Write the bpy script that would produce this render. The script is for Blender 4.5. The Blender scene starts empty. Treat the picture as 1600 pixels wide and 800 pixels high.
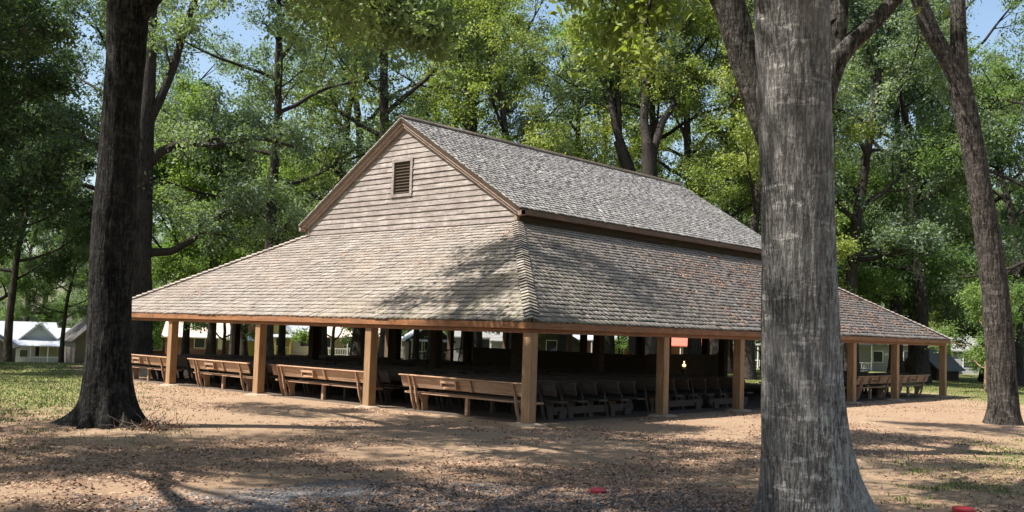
import bpy, math, random
import numpy as np
from mathutils import Vector, Matrix

# ------------------------------------------------------------------ camera
W_PX = 1600.0
CAM = np.array([-15.9417, -13.8339, 1.9715])
YAW, PIT, ROL, FPX, PPY = 0.735793, 0.064268, 0.031922, 1534.87, 419.37
_F = np.array([math.cos(PIT)*math.cos(YAW), math.cos(PIT)*math.sin(YAW), math.sin(PIT)])
_R = np.array([math.sin(YAW), -math.cos(YAW), 0.0]); _U = np.cross(_R, _F)
_R2 = _R*math.cos(ROL)+_U*math.sin(ROL); _U2 = _U*math.cos(ROL)-_R*math.sin(ROL)
S = bpy.context.scene
COL = S.collection
cd = bpy.data.cameras.new('camera'); cam = bpy.data.objects.new('camera', cd); COL.objects.link(cam)
cam.matrix_world = Matrix([[_R2[0], _U2[0], -_F[0], CAM[0]], [_R2[1], _U2[1], -_F[1], CAM[1]],
                           [_R2[2], _U2[2], -_F[2], CAM[2]], [0, 0, 0, 1]])
cd.sensor_width = 36; cd.lens = FPX/W_PX*36; cd.shift_y = (PPY-400)/W_PX
cd.clip_start = 0.05; cd.clip_end = 3000
S.camera = cam
S.render.resolution_x = 1024; S.render.resolution_y = 512

# ------------------------------------------------------------------ sky and sun
SUN_V = np.array([-0.470, 0.275, 0.838]); SUN_V = SUN_V/np.linalg.norm(SUN_V)     # towards the sun
world = bpy.data.worlds.new('World'); S.world = world; world.use_nodes = True
nt = world.node_tree; nt.nodes.clear()
sky = nt.nodes.new('ShaderNodeTexSky'); sky.sky_type = 'NISHITA'; sky.sun_disc = False
sky.sun_elevation = math.asin(SUN_V[2]); sky.sun_rotation = math.atan2(SUN_V[0], SUN_V[1])
sky.air_density = 1.2; sky.dust_density = 2.0; sky.ozone_density = 1.5
bg = nt.nodes.new('ShaderNodeBackground'); bg.inputs[1].default_value = 0.095
wo = nt.nodes.new('ShaderNodeOutputWorld')
nt.links.new(sky.outputs[0], bg.inputs[0]); nt.links.new(bg.outputs[0], wo.inputs[0])
sl = bpy.data.lights.new('sun', 'SUN'); sl.energy = 5.0; sl.angle = math.radians(0.53); sl.color = (1.0, 0.945, 0.87)
so = bpy.data.objects.new('sun', sl); COL.objects.link(so)
so.rotation_euler = Vector(SUN_V).to_track_quat('Z', 'Y').to_euler()
S.view_settings.view_transform = 'Standard'; S.view_settings.look = 'None'
S.view_settings.exposure = 1.14; S.view_settings.gamma = 1.0; S.view_settings.use_curve_mapping = False
cy = S.cycles
cy.max_bounces = 6; cy.diffuse_bounces = 3; cy.glossy_bounces = 2; cy.transmission_bounces = 3
cy.caustics_reflective = False; cy.caustics_refractive = False; cy.use_denoising = True
cy.sample_clamp_indirect = 4.0

# ------------------------------------------------------------------ geometry of the view, ground
def ray(px, py): return _F+_R2*(px-800)/FPX-_U2*(py-PPY)/FPX
def at(px, py, D): return CAM+D*ray(px, py)
def zpx(px, py, h=0.0):
    r = ray(px, py); return CAM+(h-CAM[2])/r[2]*r
def gz(x, y):
    x = np.asarray(x, float); y = np.asarray(y, float)
    dx, dy = x-CAM[0], y-CAM[1]; r = np.hypot(dx, dy)
    a = (math.pi+YAW-np.arctan2(dy, dx)) % (2*math.pi)-math.pi
    u = 800+FPX*np.tan(np.clip(a, -0.9, 0.9))
    s = 0.013+0.006*np.clip((1400-u)/800, 0, 1)+0.027*np.clip((420-u)/340, 0, 1)
    near = -0.0045*np.clip(r-19, 0, 40)
    far = -s*np.clip(r-50, 0, 80)
    f = np.clip((r-3)/4, 0, 1)*(1-np.clip((r-17)/3, 0, 1))
    return near+far+f*0.02*(np.sin(x*1.1+y*.7)+np.sin(y*1.9-x*.4+1))
def ground_at(px, D):
    p = at(px, 540, D); return float(p[0]), float(p[1]), float(gz(p[0], p[1]))

# ------------------------------------------------------------------ helpers
def tag(o, label=None, cat=None, group=None, kind=None):
    if label: o['label'] = label
    if cat: o['category'] = cat
    if group: o['group'] = group
    if kind: o['kind'] = kind
    return o
def empty(name, loc=(0, 0, 0), rz=0.0):
    o = bpy.data.objects.new(name, None); COL.objects.link(o)
    o.location = [float(v) for v in loc]; o.rotation_euler = (0, 0, rz); o.empty_display_size = .2
    return o
def link_mesh(name, me, m, parent=None):
    o = bpy.data.objects.new(name, me); COL.objects.link(o)
    if m is not None: me.materials.append(m)
    if parent is not None: o.parent = parent
    return o
def np_mesh(name, V, Q, tint=None, smooth=False):
    """V (n,3); Q (m,k) faces all with k corners"""
    V = np.asarray(V, np.float32); Q = np.asarray(Q, np.int32)
    me = bpy.data.meshes.new(name); k = Q.shape[1]; m = Q.shape[0]
    me.vertices.add(len(V)); me.vertices.foreach_set('co', V.ravel())
    me.loops.add(m*k); me.loops.foreach_set('vertex_index', Q.ravel())
    me.polygons.add(m); me.polygons.foreach_set('loop_start', np.arange(0, m*k, k, dtype=np.int32))
    if smooth: me.polygons.foreach_set('use_smooth', np.ones(m, bool))
    me.update(calc_edges=True)
    if tint is not None:
        a = me.attributes.new('tint', 'FLOAT', 'FACE'); a.data.foreach_set('value', np.asarray(tint, np.float32))
    return me
class MB:
    def __init__(s): s.v = []; s.f = []; s.t = []
    def add(s, vs, fs, tint=0.5):
        n = len(s.v); s.v += [tuple(float(c) for c in v) for v in vs]
        s.f += [tuple(i+n for i in f) for f in fs]; s.t += [tint]*len(fs); return s
    def hexa(s, a, tint=0.5):       # 8 corners: bottom ring 0-3, top ring 4-7
        return s.add(a, [(3, 2, 1, 0), (4, 5, 6, 7), (0, 1, 5, 4), (1, 2, 6, 5), (2, 3, 7, 6), (3, 0, 4, 7)], tint)
    def box(s, x0, x1, y0, y1, z0, z1, tint=0.5):
        return s.hexa([(x0, y0, z0), (x1, y0, z0), (x1, y1, z0), (x0, y1, z0), (x0, y0, z1), (x1, y0, z1), (x1, y1, z1), (x0, y1, z1)], tint)
    def bar(s, p, q, w, h, up=(0, 0, 1), tint=0.5):
        p, q, up = Vector(p), Vector(q), Vector(up); d = (q-p).normalized()
        if abs(d.dot(up)) > .98: up = Vector((1, 0, 0))
        a = d.cross(up).normalized(); b = a.cross(d).normalized()
        r = [-a*w/2-b*h/2, a*w/2-b*h/2, a*w/2+b*h/2, -a*w/2+b*h/2]
        return s.hexa([p+k for k in r]+[q+k for k in r], tint)
    def prism(s, poly, off, tint=0.5):     # poly: list of 3-D points (planar), off: extrusion vector
        n = len(poly); P = [Vector(p) for p in poly]; o = Vector(off)
        return s.add(P+[p+o for p in P], [tuple(range(n))[::-1], tuple(range(n, 2*n))]+[(i, (i+1) % n, n+(i+1) % n, n+i) for i in range(n)], tint)
    def tube(s, pts, rad, n=8, tint=0.5, cap=True):
        V, Q = tube_np(pts, rad, n); s.add(V, [tuple(q) for q in Q], tint)
        return s
    def mesh(s, name='m', bevel=0):
        me = bpy.data.meshes.new(name); me.from_pydata(s.v, [], s.f); me.update()
        a = me.attributes.new('tint', 'FLOAT', 'FACE'); a.data.foreach_set('value', s.t)
        import bmesh
        bm = bmesh.new(); bm.from_mesh(me)
        bmesh.ops.recalc_face_normals(bm, faces=bm.faces)
        if bevel: bmesh.ops.bevel(bm, geom=bm.edges[:], offset=bevel, segments=1, affect='EDGES', clamp_overlap=True)
        bm.to_mesh(me); bm.free()
        return me
    def build(s, name, m, parent=None, bevel=0): return link_mesh(name, s.mesh(name, bevel), m, parent)
def tube_np(pts, rad, n):
    P = np.asarray(pts, float); k = len(P); T = np.gradient(P, axis=0); T /= np.linalg.norm(T, axis=1)[:, None]+1e-9
    ref = np.array([1., 0, 0]) if abs(T[0][0]) < .8 else np.array([0, 1., 0])
    V = []; a = np.cross(T[0], ref); a /= np.linalg.norm(a)
    ang = np.linspace(0, 2*math.pi, n, endpoint=False); c, sn = np.cos(ang), np.sin(ang)
    for i in range(k):
        a = a-T[i]*(a@T[i]); a /= np.linalg.norm(a)+1e-9; b = np.cross(T[i], a)
        V.append(P[i]+rad[i]*(c[:, None]*a+sn[:, None]*b))
    V = np.concatenate(V)
    i = np.arange(k-1)[:, None]*n; j = np.arange(n)[None]
    Q = np.stack([i+j, i+(j+1) % n, i+n+(j+1) % n, i+n+j], -1).reshape(-1, 4)
    return V, Q
def copy_tree(o, parent=None):
    c = o.copy(); COL.objects.link(c); c.parent = parent
    for ch in list(o.children): copy_tree(ch, c)
    return c
def vnoise(x, y, seed=0, px=None):
    x = np.asarray(x, float); y = np.asarray(y, float)
    xi = np.floor(x).astype(np.int64); yi = np.floor(y).astype(np.int64); fx = x-xi; fy = y-yi
    fx = fx*fx*(3-2*fx); fy = fy*fy*(3-2*fy)
    def h(a, b):
        if px: a = a % px
        n = (a*374761393+b*668265263+seed*1442695041) & 0xffffffff
        n = ((n ^ (n >> 13))*1274126177) & 0xffffffff
        return ((n ^ (n >> 16)) & 0xffff)/65535.0
    return (h(xi, yi)*(1-fx)+h(xi+1, yi)*fx)*(1-fy)+(h(xi, yi+1)*(1-fx)+h(xi+1, yi+1)*fx)*fy

# ------------------------------------------------------------------ materials
class NB:
    def __init__(s, name):
        s.m = bpy.data.materials.new(name); s.m.use_nodes = True; s.t = s.m.node_tree; s.t.nodes.clear()
    def n(s, typ, **kw):
        nd = s.t.nodes.new('ShaderNode'+typ)
        for k, v in kw.items():
            if k[0] == '_':
                nd.inputs[k[1:].replace('_', ' ')].default_value = v
            else: setattr(nd, k, v)
        return nd
    def l(s, a, b): s.t.links.new(a, b)
    def coord(s, scale=(1, 1, 1), kind='Object', rot=(0, 0, 0)):
        c = s.n('TexCoord'); m = s.n('Mapping'); m.inputs['Scale'].default_value = scale; m.inputs['Rotation'].default_value = rot
        s.l(c.outputs[kind], m.inputs['Vector']); return m.outputs[0]
    def noise(s, vec, scale, detail=4, rough=.55, dist=0):
        n = s.n('TexNoise'); n.inputs['Scale'].default_value = scale; n.inputs['Detail'].default_value = detail
        n.inputs['Roughness'].default_value = rough; n.inputs['Distortion'].default_value = dist
        if vec is not None: s.l(vec, n.inputs['Vector'])
        return n.outputs['Fac']
    def ramp(s, fac, stops):
        r = s.n('ValToRGB'); e = r.color_ramp.elements
        while len(e) < len(stops): e.new(.5)
        for i, (p, c) in enumerate(stops):
            e[i].position = p; e[i].color = (c, c, c, 1) if isinstance(c, (int, float)) else (*c, 1)
        s.l(fac, r.inputs[0]); return r.outputs[0]
    def mix(s, fac, a, b, mode='MIX'):
        m = s.n('Mix', data_type='RGBA', blend_type=mode)
        for v, i in ((fac, 0), (a, 6), (b, 7)):
            if isinstance(v, (int, float)): m.inputs[i].default_value = v
            elif isinstance(v, tuple): m.inputs[i].default_value = (*v, 1)
            else: s.l(v, m.inputs[i])
        return m.outputs[2]
    def math(s, op, a, b=None, clamp=False):
        m = s.n('Math', operation=op); m.use_clamp = clamp
        for v, i in ((a, 0), (b, 1)):
            if v is None: continue
            if isinstance(v, (int, float)): m.inputs[i].default_value = v
            else: s.l(v, m.inputs[i])
        return m.outputs[0]
    def attr(s, name='tint'):
        return s.n('Attribute', attribute_name=name).outputs['Fac']
    def orand(s): return s.n('ObjectInfo').outputs['Random']
    def bump(s, h, strength=.5, dist=.01):
        b = s.n('Bump'); b.inputs['Strength'].default_value = strength; b.inputs['Distance'].default_value = dist
        s.l(h, b.inputs['Height']); return b.outputs[0]
    def out(s, color, rough=.8, normal=None, spec=.3, metal=0.0, emis=None):
        p = s.n('BsdfPrincipled')
        for v, k in ((color, 'Base Color'), (rough, 'Roughness'), (metal, 'Metallic'), (spec, 'Specular IOR Level')):
            if isinstance(v, (int, float)): p.inputs[k].default_value = v
            elif isinstance(v, tuple): p.inputs[k].default_value = (*v, 1)
            else: s.l(v, p.inputs[k])
        if normal is not None: s.l(normal, p.inputs['Normal'])
        if emis:
            p.inputs['Emission Color'].default_value = (*emis[0], 1); p.inputs['Emission Strength'].default_value = emis[1]
        o = s.n('OutputMaterial'); s.l(p.outputs[0], o.inputs[0]); return s.m

def wood_mat(name, c_dark, c_light, axis='z', grain=9, gloss=.75, weather=None, spec=.2, bump=.3):
    b = NB(name); st = {'x': (.06, 1, 1), 'y': (1, .06, 1), 'z': (1, 1, .06)}[axis]
    v = b.coord(st)
    g = b.noise(v, grain*3, 5, .65, .6); g2 = b.noise(b.coord(st), grain*12, 3, .6)
    col = b.mix(b.ramp(g, [(.3, 0.), (.72, 1.)]), c_dark, c_light)
    col = b.mix(.25, col, b.ramp(g2, [(.35, .02), (.65, 1.)]), 'SOFT_LIGHT')
    tv = b.math('ADD', b.math('MULTIPLY', b.attr(), .5), b.math('MULTIPLY', b.orand(), .35))
    col = b.mix(1.0, col, b.ramp(tv, [(0, .72), (.85, 1.25)]), 'MULTIPLY')
    crk = b.noise(b.coord({'x': (.03, 1, 1), 'y': (1, .03, 1), 'z': (1, 1, .03)}[axis]), grain*5, 2, .5, .4)
    cf = b.math('MULTIPLY', b.ramp(crk, [(.33, .85), (.37, 0.)]), b.ramp(b.noise(b.coord(), 1.7, 2), [(.4, 0.), (.55, 1.)]))
    kn = b.n('TexVoronoi'); kn.inputs['Scale'].default_value = 3.1; b.l(b.coord({'x': (.45, 1, 1), 'y': (1, .45, 1), 'z': (1, 1, .45)}[axis]), kn.inputs['Vector'])
    cf = b.math('MAXIMUM', cf, b.ramp(kn.outputs['Distance'], [(.05, .7), (.11, 0.)]))
    col = b.mix(cf, col, tuple(v*.35 for v in c_dark))
    if weather:
        w = b.noise(b.coord((1, 1, 1)), 2.3, 6, .7)
        col = b.mix(b.ramp(w, [(.42, 0.), (.62, weather[1])]), col, weather[0])
    return b.out(col, gloss, b.bump(b.math('ADD', g, g2), bump, .006), spec)

M = {}
# timber
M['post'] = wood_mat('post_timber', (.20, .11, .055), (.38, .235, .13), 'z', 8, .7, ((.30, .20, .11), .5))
M['fascia_x'] = wood_mat('fascia_timber_long', (.17, .075, .035), (.33, .165, .085), 'x', 8, .7, ((.15, .085, .05), .6))
M['fascia_up'] = wood_mat('upper_fascia_timber', (.10, .06, .04), (.20, .13, .09), 'x', 8, .8, ((.10, .08, .06), .6))
M['post_in'] = wood_mat('shaded_post_timber', (.07, .045, .03), (.14, .10, .065), 'z', 8, .8)  # darker copy of the post timber, shade of the far side painted in
M['fascia_y'] = wood_mat('fascia_timber_front', (.20, .085, .038), (.36, .17, .08), 'y', 8, .7, ((.16, .085, .05), .6))
M['beam'] = wood_mat('beam_timber', (.14, .075, .04), (.25, .14, .08), 'x', 8, .8)
M['siding'] = wood_mat('weathered_siding', (.12, .10, .09), (.42, .38, .35), 'y', 10, .85, ((.185, .15, .135), .8), bump=.6)
M['rake'] = wood_mat('weathered_trim', (.21, .145, .115), (.40, .30, .25), 'y', 9, .8, ((.30, .24, .20), .5))
M['dark_wood'] = wood_mat('dark_inner_timber', (.035, .027, .02), (.075, .058, .042), 'x', 8, .9)  # interior timber, with the dimness under the roof put into its colour
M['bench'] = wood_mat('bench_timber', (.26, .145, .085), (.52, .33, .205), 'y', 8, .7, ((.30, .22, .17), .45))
M['bench_in'] = wood_mat('bench_timber_shaded', (.045, .034, .026), (.10, .077, .06), 'y', 8, .8, ((.07, .058, .05), .6))  # darker copy of the bench timber, interior shade painted into it
M['log'] = wood_mat('dark_boards', (.05, .04, .032), (.12, .09, .07), 'z', 8, .9)

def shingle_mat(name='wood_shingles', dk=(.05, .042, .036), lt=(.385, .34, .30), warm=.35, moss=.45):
    b = NB(name); c = b.coord()
    n1 = b.noise(c, .55, 5, .6); n2 = b.noise(c, 22, 4, .7); n3 = b.noise(b.coord((1, 1, 3)), 60, 3, .7)
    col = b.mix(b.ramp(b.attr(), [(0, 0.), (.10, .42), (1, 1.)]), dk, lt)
    col = b.mix(b.ramp(n1, [(.40, 0.), (.68, warm)]), col, (.33, .25, .19))
    col = b.mix(b.ramp(n2, [(.48, 0.), (.72, .5)]), col, (.15, .135, .115))
    sep = b.n('SeparateXYZ'); b.l(c, sep.inputs[0])
    # moss tinge on the low courses by the near corner
    g = b.math('MULTIPLY', b.ramp(b.math('DIVIDE', b.math('ADD', sep.outputs[0], sep.outputs[1]), 12.0), [(0., 1.), (.9, 0.)]),
               b.ramp(b.noise(c, 1.7, 5, .65), [(.42, 0.), (.6, moss)]))
    col = b.mix(g, col, (.27, .26, .16))
    n4 = b.noise(b.coord((1, 1, 1)), 1.3, 7, .72, .5)
    col = b.mix(1.0, col, b.ramp(n4, [(.34, .72), (.62, 1.08)]), 'MULTIPLY')
    col = b.mix(.3, col, b.ramp(n3, [(.3, 0.), (.7, 1.)]), 'SOFT_LIGHT')
    return b.out(col, .82, b.bump(b.math('ADD', n2, n3), .6, .006), .25)
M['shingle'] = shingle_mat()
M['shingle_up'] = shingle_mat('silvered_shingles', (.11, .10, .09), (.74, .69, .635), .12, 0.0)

def bark_mat(name, dark, light, lichen=None, lich_amt=.5, side=None, vs=11.0):
    b = NB(name); c = b.coord((1, 1, .13)); c1 = b.coord()
    nz = b.noise(b.coord((1, 1, .10)), vs*2.4, 4, .6, .25); nz2 = b.noise(b.coord((1, 1, .22)), vs*4.2, 3, .6, .2)
    brk = b.noise(b.coord((1, 1, 1.6)), vs*1.1, 4, .6)
    hh = b.math('ADD', b.math('MULTIPLY', nz, .65), b.math('MULTIPLY', nz2, .35))
    hh = b.math('ADD', hh, b.math('MULTIPLY', b.math('SUBTRACT', brk, .5), .22))
    ridge = b.ramp(hh, [(.43, 0.), (.50, .6), (.60, 1.)])
    fine = b.noise(b.coord((1, 1, .5)), 60, 4, .7)
    col = b.mix(b.math('MULTIPLY', ridge, b.ramp(fine, [(.25, .35), (.7, 1.)])), dark, light)
    if lichen:
        ln = b.noise(b.coord((1, 1, .6)), 8.0, 6, .78, .2); l2 = b.noise(b.coord((1, 1, 4.5)), 2.2, 4, .65)
        f = b.ramp(ln, [(.50, 0.), (.57, lich_amt)])
        if side is not None:
            sp = b.n('SeparateXYZ'); b.l(c1, sp.inputs[0])
            ax = b.math('ADD', b.math('MULTIPLY', sp.outputs[0], side[0]), b.math('MULTIPLY', sp.outputs[1], side[1]))
            f = b.ramp(b.math('ADD', ln, b.math('MULTIPLY', b.math('MINIMUM', b.math('MAXIMUM', ax, -.4), .4), .26)), [(.50, 0.), (.58, lich_amt)])
        f = b.math('MULTIPLY', f, b.ramp(ridge, [(0, .25), (.6, 1.)]))
        col = b.mix(f, col, lichen)
        band = b.math('MULTIPLY', b.ramp(l2, [(.56, 0.), (.62, .75)]), ridge)
        col = b.mix(band, col, tuple(v*2.0 for v in light))
    col = b.mix(b.ramp(b.noise(c1, 1.1, 4), [(.4, 0.), (.7, .35)]), col, tuple(v*1.35 for v in light))
    h = b.math('ADD', b.math('MULTIPLY', ridge, .8), b.math('MULTIPLY', fine, .4))
    return b.out(col, .92, b.bump(h, 1.0, .02), .12)
M['bark_big'] = bark_mat('bark_grey_lichened', (.06, .056, .052), (.26, .248, .234), (.31, .34, .315), .9, (.67, -.74), 16)
M['bark_left'] = bark_mat('bark_dark_oak', (.005, .0045, .004), (.028, .0255, .0235), (.10, .105, .095), .35, None, 11)  # dark bark, made darker still for the trunk's shaded side
M['bark_fork'] = bark_mat('bark_mottled', (.014, .012, .01), (.075, .067, .06), (.17, .17, .155), .6, None, 9)
M['bark_right'] = bark_mat('bark_brown', (.012, .0105, .009), (.088, .076, .066), (.15, .14, .125), .45, None, 10)
M['bark_far'] = bark_mat('bark_far', (.016, .013, .011), (.078, .068, .06), None)
M['bark_smooth'] = bark_mat('bark_smooth_tan', (.18, .12, .08), (.38, .27, .19), None)

def leaf_mat(name, c0, c1, c2, trans=.3):
    b = NB(name)
    t = b.math('ADD', b.math('MULTIPLY', b.attr(), .8), b.math('MULTIPLY', b.orand(), .25))
    col = b.ramp(t, [(.1, c0), (.55, c1), (.98, c2)])
    p = b.n('BsdfPrincipled'); b.l(col, p.inputs['Base Color']); p.inputs['Roughness'].default_value = .6; p.inputs['Specular IOR Level'].default_value = .3
    tr = b.n('BsdfTranslucent'); tc = b.mix(1.0, col, (1.5, 1.7, .55), 'MULTIPLY'); b.l(tc, tr.inputs[0])
    mx = b.n('MixShader'); mx.inputs[0].default_value = trans+.08; b.l(p.outputs[0], mx.inputs[1]); b.l(tr.outputs[0], mx.inputs[2])
    o = b.n('OutputMaterial'); b.l(mx.outputs[0], o.inputs[0]); return b.m
M['leaf_oak'] = leaf_mat('foliage_oak', (.05, .08, .045), (.135, .185, .10), (.27, .32, .17))
M['leaf_cool'] = leaf_mat('foliage_cool', (.058, .09, .07), (.145, .195, .135), (.28, .33, .22))
M['leaf_yellow'] = leaf_mat('foliage_yellowing', (.075, .11, .035), (.20, .25, .075), (.38, .39, .13))
M['leaf_dark'] = leaf_mat('foliage_dark', (.018, .034, .018), (.04, .068, .034), (.10, .14, .06))  # leaf colour lowered to stand in for shaded foliage at the left edge
M['leaf_low'] = leaf_mat('foliage_bright', (.05, .09, .035), (.12, .185, .07), (.24, .31, .11), .4)

def litter_mat(name, stops, rough=.7):
    b = NB(name); col = b.ramp(b.attr(), stops); return b.out(col, rough, None, .25)
M['litter'] = litter_mat('fallen_leaves', [(0, (.12, .07, .045)), (.45, (.25, .15, .095)), (.8, (.36, .235, .16)), (1, (.48, .36, .26))])
M['roof_litter'] = litter_mat('roof_leaves', [(0, (.12, .06, .035)), (.5, (.27, .125, .07)), (1, (.40, .24, .14))])
M['grass'] = litter_mat('grass_blades', [(0, (.06, .10, .025)), (.6, (.13, .18, .045)), (1, (.28, .27, .10))], .6)
M['gravel'] = litter_mat('grey_gravel', [(0, (.055, .055, .058)), (.5, (.12, .12, .125)), (1, (.26, .25, .24))], .85)

def flat(name, col, rough=.7, spec=.3, metal=0.0, var=.12, scale=3.0, emis=None):
    b = NB(name); n = b.noise(b.coord(), scale, 5, .6)
    c = b.mix(b.ramp(n, [(.3, 0.), (.7, 1.)]), tuple(v*(1-var) for v in col), tuple(min(1, v*(1+var)) for v in col))
    return b.out(c, rough, None, spec, metal, emis)
def boards(name, col, axis=2, pitch=.18, rough=.7):
    b = NB(name); sp = b.n('SeparateXYZ'); b.l(b.coord(), sp.inputs[0])
    f = b.math('FRACT', b.math('DIVIDE', sp.outputs[axis], pitch))
    ln = b.ramp(f, [(0, .55), (.08, 1.), (1, 1.)])
    c = b.mix(1.0, b.mix(b.noise(b.coord(), 4, 5), tuple(v*.82 for v in col), col), ln, 'MULTIPLY')
    return b.out(c, rough, b.bump(ln, .5, .01), .25)
M['white_boards'] = boards('white_clapboard', (.62, .62, .58))
M['white_trim'] = flat('white_paint', (.75, .75, .72), .5)
M['yellow_boards'] = boards('yellow_clapboard', (.50, .40, .15))
M['brown_boards'] = boards('brown_clapboard', (.16, .085, .055))
M['grey_boards'] = boards('grey_clapboard', (.30, .31, .31))
M['dark_boards'] = boards('dark_clapboard', (.10, .085, .07))
M['tan_boards'] = boards('tan_clapboard', (.50, .40, .28))
M['green_boards'] = boards('pale_green_clapboard', (.60, .63, .58))
M['brick'] = boards('brick_wall', (.36, .17, .10), 2, .08)
M['metal_roof'] = flat('pale_metal_roof', (.50, .52, .55), .35, .5, .35, .08, 1.2)
M['tan_roof'] = flat('tan_shingle_roof', (.46, .38, .32), .85)
M['grey_roof'] = flat('grey_shingle_roof', (.20, .20, .195), .85)
M['dark_roof'] = flat('dark_weathered_roof', (.07, .062, .055), .9)
M['red_roof'] = flat('red_metal_roof', (.48, .13, .09), .5)
M['dark_glass'] = flat('dark_window_glass', (.03, .035, .04), .15, .6)
M['blind'] = flat('cream_blind', (.42, .38, .22), .6)
M['black'] = flat('black_paint', (.02, .02, .02), .5)
M['concrete'] = flat('earthy_footing', (.32, .245, .175), .9, .2, 0, .2, 9)
M['red_plastic'] = flat('red_plastic', (.50, .02, .03), .3, .5)
M['dark_red'] = flat('dark_red_plastic', (.22, .015, .03), .3, .5)
M['dish'] = flat('bare_twigs', (.16, .12, .09), .9)
M['lamp'] = flat('lamp_glow', (1, .75, .4), .4, .3, 0, .02, 3, ((1, .62, .28), 1.6))
M['brass'] = flat('brass', (.5, .33, .12), .35, .5, .8)

def ground_mat():
    b = NB('ground_soil'); c = b.coord()
    big = b.noise(c, .35, 5, .6); mid = b.noise(c, 2.2, 6, .68); fin = b.noise(c, 26, 5, .75); vf = b.noise(c, 110, 3, .7)
    soil = b.mix(b.ramp(mid, [(.3, 0.), (.7, 1.)]), (.225, .158, .10), (.385, .285, .19))
    lit = b.mix(b.ramp(fin, [(.35, 0.), (.65, 1.)]), (.13, .078, .05), (.32, .20, .13))
    col = b.mix(b.math('MULTIPLY', b.ramp(b.math('ADD', b.math('MULTIPLY', mid, .5), b.math('MULTIPLY', big, .5)), [(.40, .15), (.58, .85)]),
                       b.ramp(vf, [(.35, .4), (.6, 1.)])), soil, lit)
    # gravel patch in the foreground
    sp = b.n('SeparateXYZ'); b.l(c, sp.inputs[0]); X, Y = sp.outputs[0], sp.outputs[1]
    def ell(cx, cy, ang, a, bb):
        dx = b.math('SUBTRACT', X, cx); dy = b.math('SUBTRACT', Y, cy); ca, sa = math.cos(ang), math.sin(ang)
        u = b.math('DIVIDE', b.math('ADD', b.math('MULTIPLY', dx, ca), b.math('MULTIPLY', dy, sa)), a)
        v = b.math('DIVIDE', b.math('SUBTRACT', b.math('MULTIPLY', dy, ca), b.math('MULTIPLY', dx, sa)), bb)
        return b.math('ADD', b.math('MULTIPLY', u, u), b.math('MULTIPLY', v, v))
    e = b.math('ADD', ell(-7.9, -6.5, math.radians(-48), 3.9, 2.0), b.math('MULTIPLY', b.math('SUBTRACT', mid, .5), 1.6))
    g = b.ramp(e, [(.55, 1.), (1., 0.)])
    st = b.n('TexVoronoi'); st.inputs['Scale'].default_value = 34; b.l(c, st.inputs['Vector'])
    grav = b.mix(b.math('MULTIPLY', st.outputs['Color'], 1.0), (.07, .07, .073), (.19, .19, .195))
    col = b.mix(b.math('MULTIPLY', g, b.ramp(vf, [(.3, .75), (.6, 1.)])), col, grav)
    # lawn, away from the building, left and right
    gl = b.math('ADD', ell(-3.5, 20.0, math.radians(70), 15, 3.9), b.math('MULTIPLY', b.math('SUBTRACT', mid, .5), 2.0))
    gl2 = b.math('ADD', ell(34, -4, 0, 11, 5.5), b.math('MULTIPLY', b.math('SUBTRACT', mid, .5), 2.0))
    gl3 = b.math('ADD', ell(5.0, -9.5, math.radians(0), 9, 2.6), b.math('MULTIPLY', b.math('SUBTRACT', mid, .5), 3.0))
    gm = b.math('MAXIMUM', b.ramp(gl, [(.6, .85), (1.1, 0.)]), b.ramp(gl2, [(.7, .8), (1.1, 0.)]))
    gm = b.math('MAXIMUM', gm, b.ramp(gl3, [(.1, .3), (.7, 0.)]))
    d = b.n('VectorMath', operation='DISTANCE'); b.l(c, d.inputs[0]); d.inputs[1].default_value = (CAM[0], CAM[1], 0)
    farm = b.math('ADD', b.math('DIVIDE', d.outputs['Value'], 10), b.math('MULTIPLY', b.math('SUBTRACT', mid, .5), 1.2))
    gm = b.math('MAXIMUM', gm, b.ramp(b.math('DIVIDE', farm, 10), [(.44, 0.), (.49, .85)]))
    # bare earth floor under the roof, its shade painted into the darker soil
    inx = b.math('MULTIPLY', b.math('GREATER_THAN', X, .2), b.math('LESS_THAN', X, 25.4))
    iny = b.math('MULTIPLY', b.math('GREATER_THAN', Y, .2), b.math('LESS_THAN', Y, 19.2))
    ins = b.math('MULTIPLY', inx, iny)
    gm = b.math('MULTIPLY', gm, b.math('SUBTRACT', 1.0, ins))
    gr = b.mix(b.ramp(fin, [(.3, 0.), (.7, 1.)]), (.085, .115, .03), (.20, .21, .07))
    col = b.mix(gm, col, gr)
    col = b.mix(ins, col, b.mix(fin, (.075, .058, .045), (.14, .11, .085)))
    h = b.math('ADD', b.math('MULTIPLY', fin, .7), b.math('MULTIPLY', vf, .4))
    return b.out(col, .95, b.bump(h, .9, .02), .1)
M['ground'] = ground_mat()

# ------------------------------------------------------------------ ground
rr = np.concatenate([[0.02], np.geomspace(.6, 700, 190)]); na = 300
aa = np.linspace(0, 2*math.pi, na, endpoint=False)
GX = CAM[0]+rr[:, None]*np.cos(aa); GY = CAM[1]+rr[:, None]*np.sin(aa)
GZ = gz(GX, GY)+.012*(vnoise(GX*1.7, GY*1.7, 3)-.5)*2
V = np.stack([GX, GY, GZ], -1).reshape(-1, 3)
i = np.arange(len(rr)-1)[:, None]*na; j = np.arange(na)[None]
Q = np.stack([i+j, i+na+j, i+na+(j+1) % na, i+(j+1) % na], -1).reshape(-1, 4)
g = link_mesh('ground', np_mesh('ground', V, Q, smooth=True), M['ground']); tag(g, kind='structure')

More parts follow.
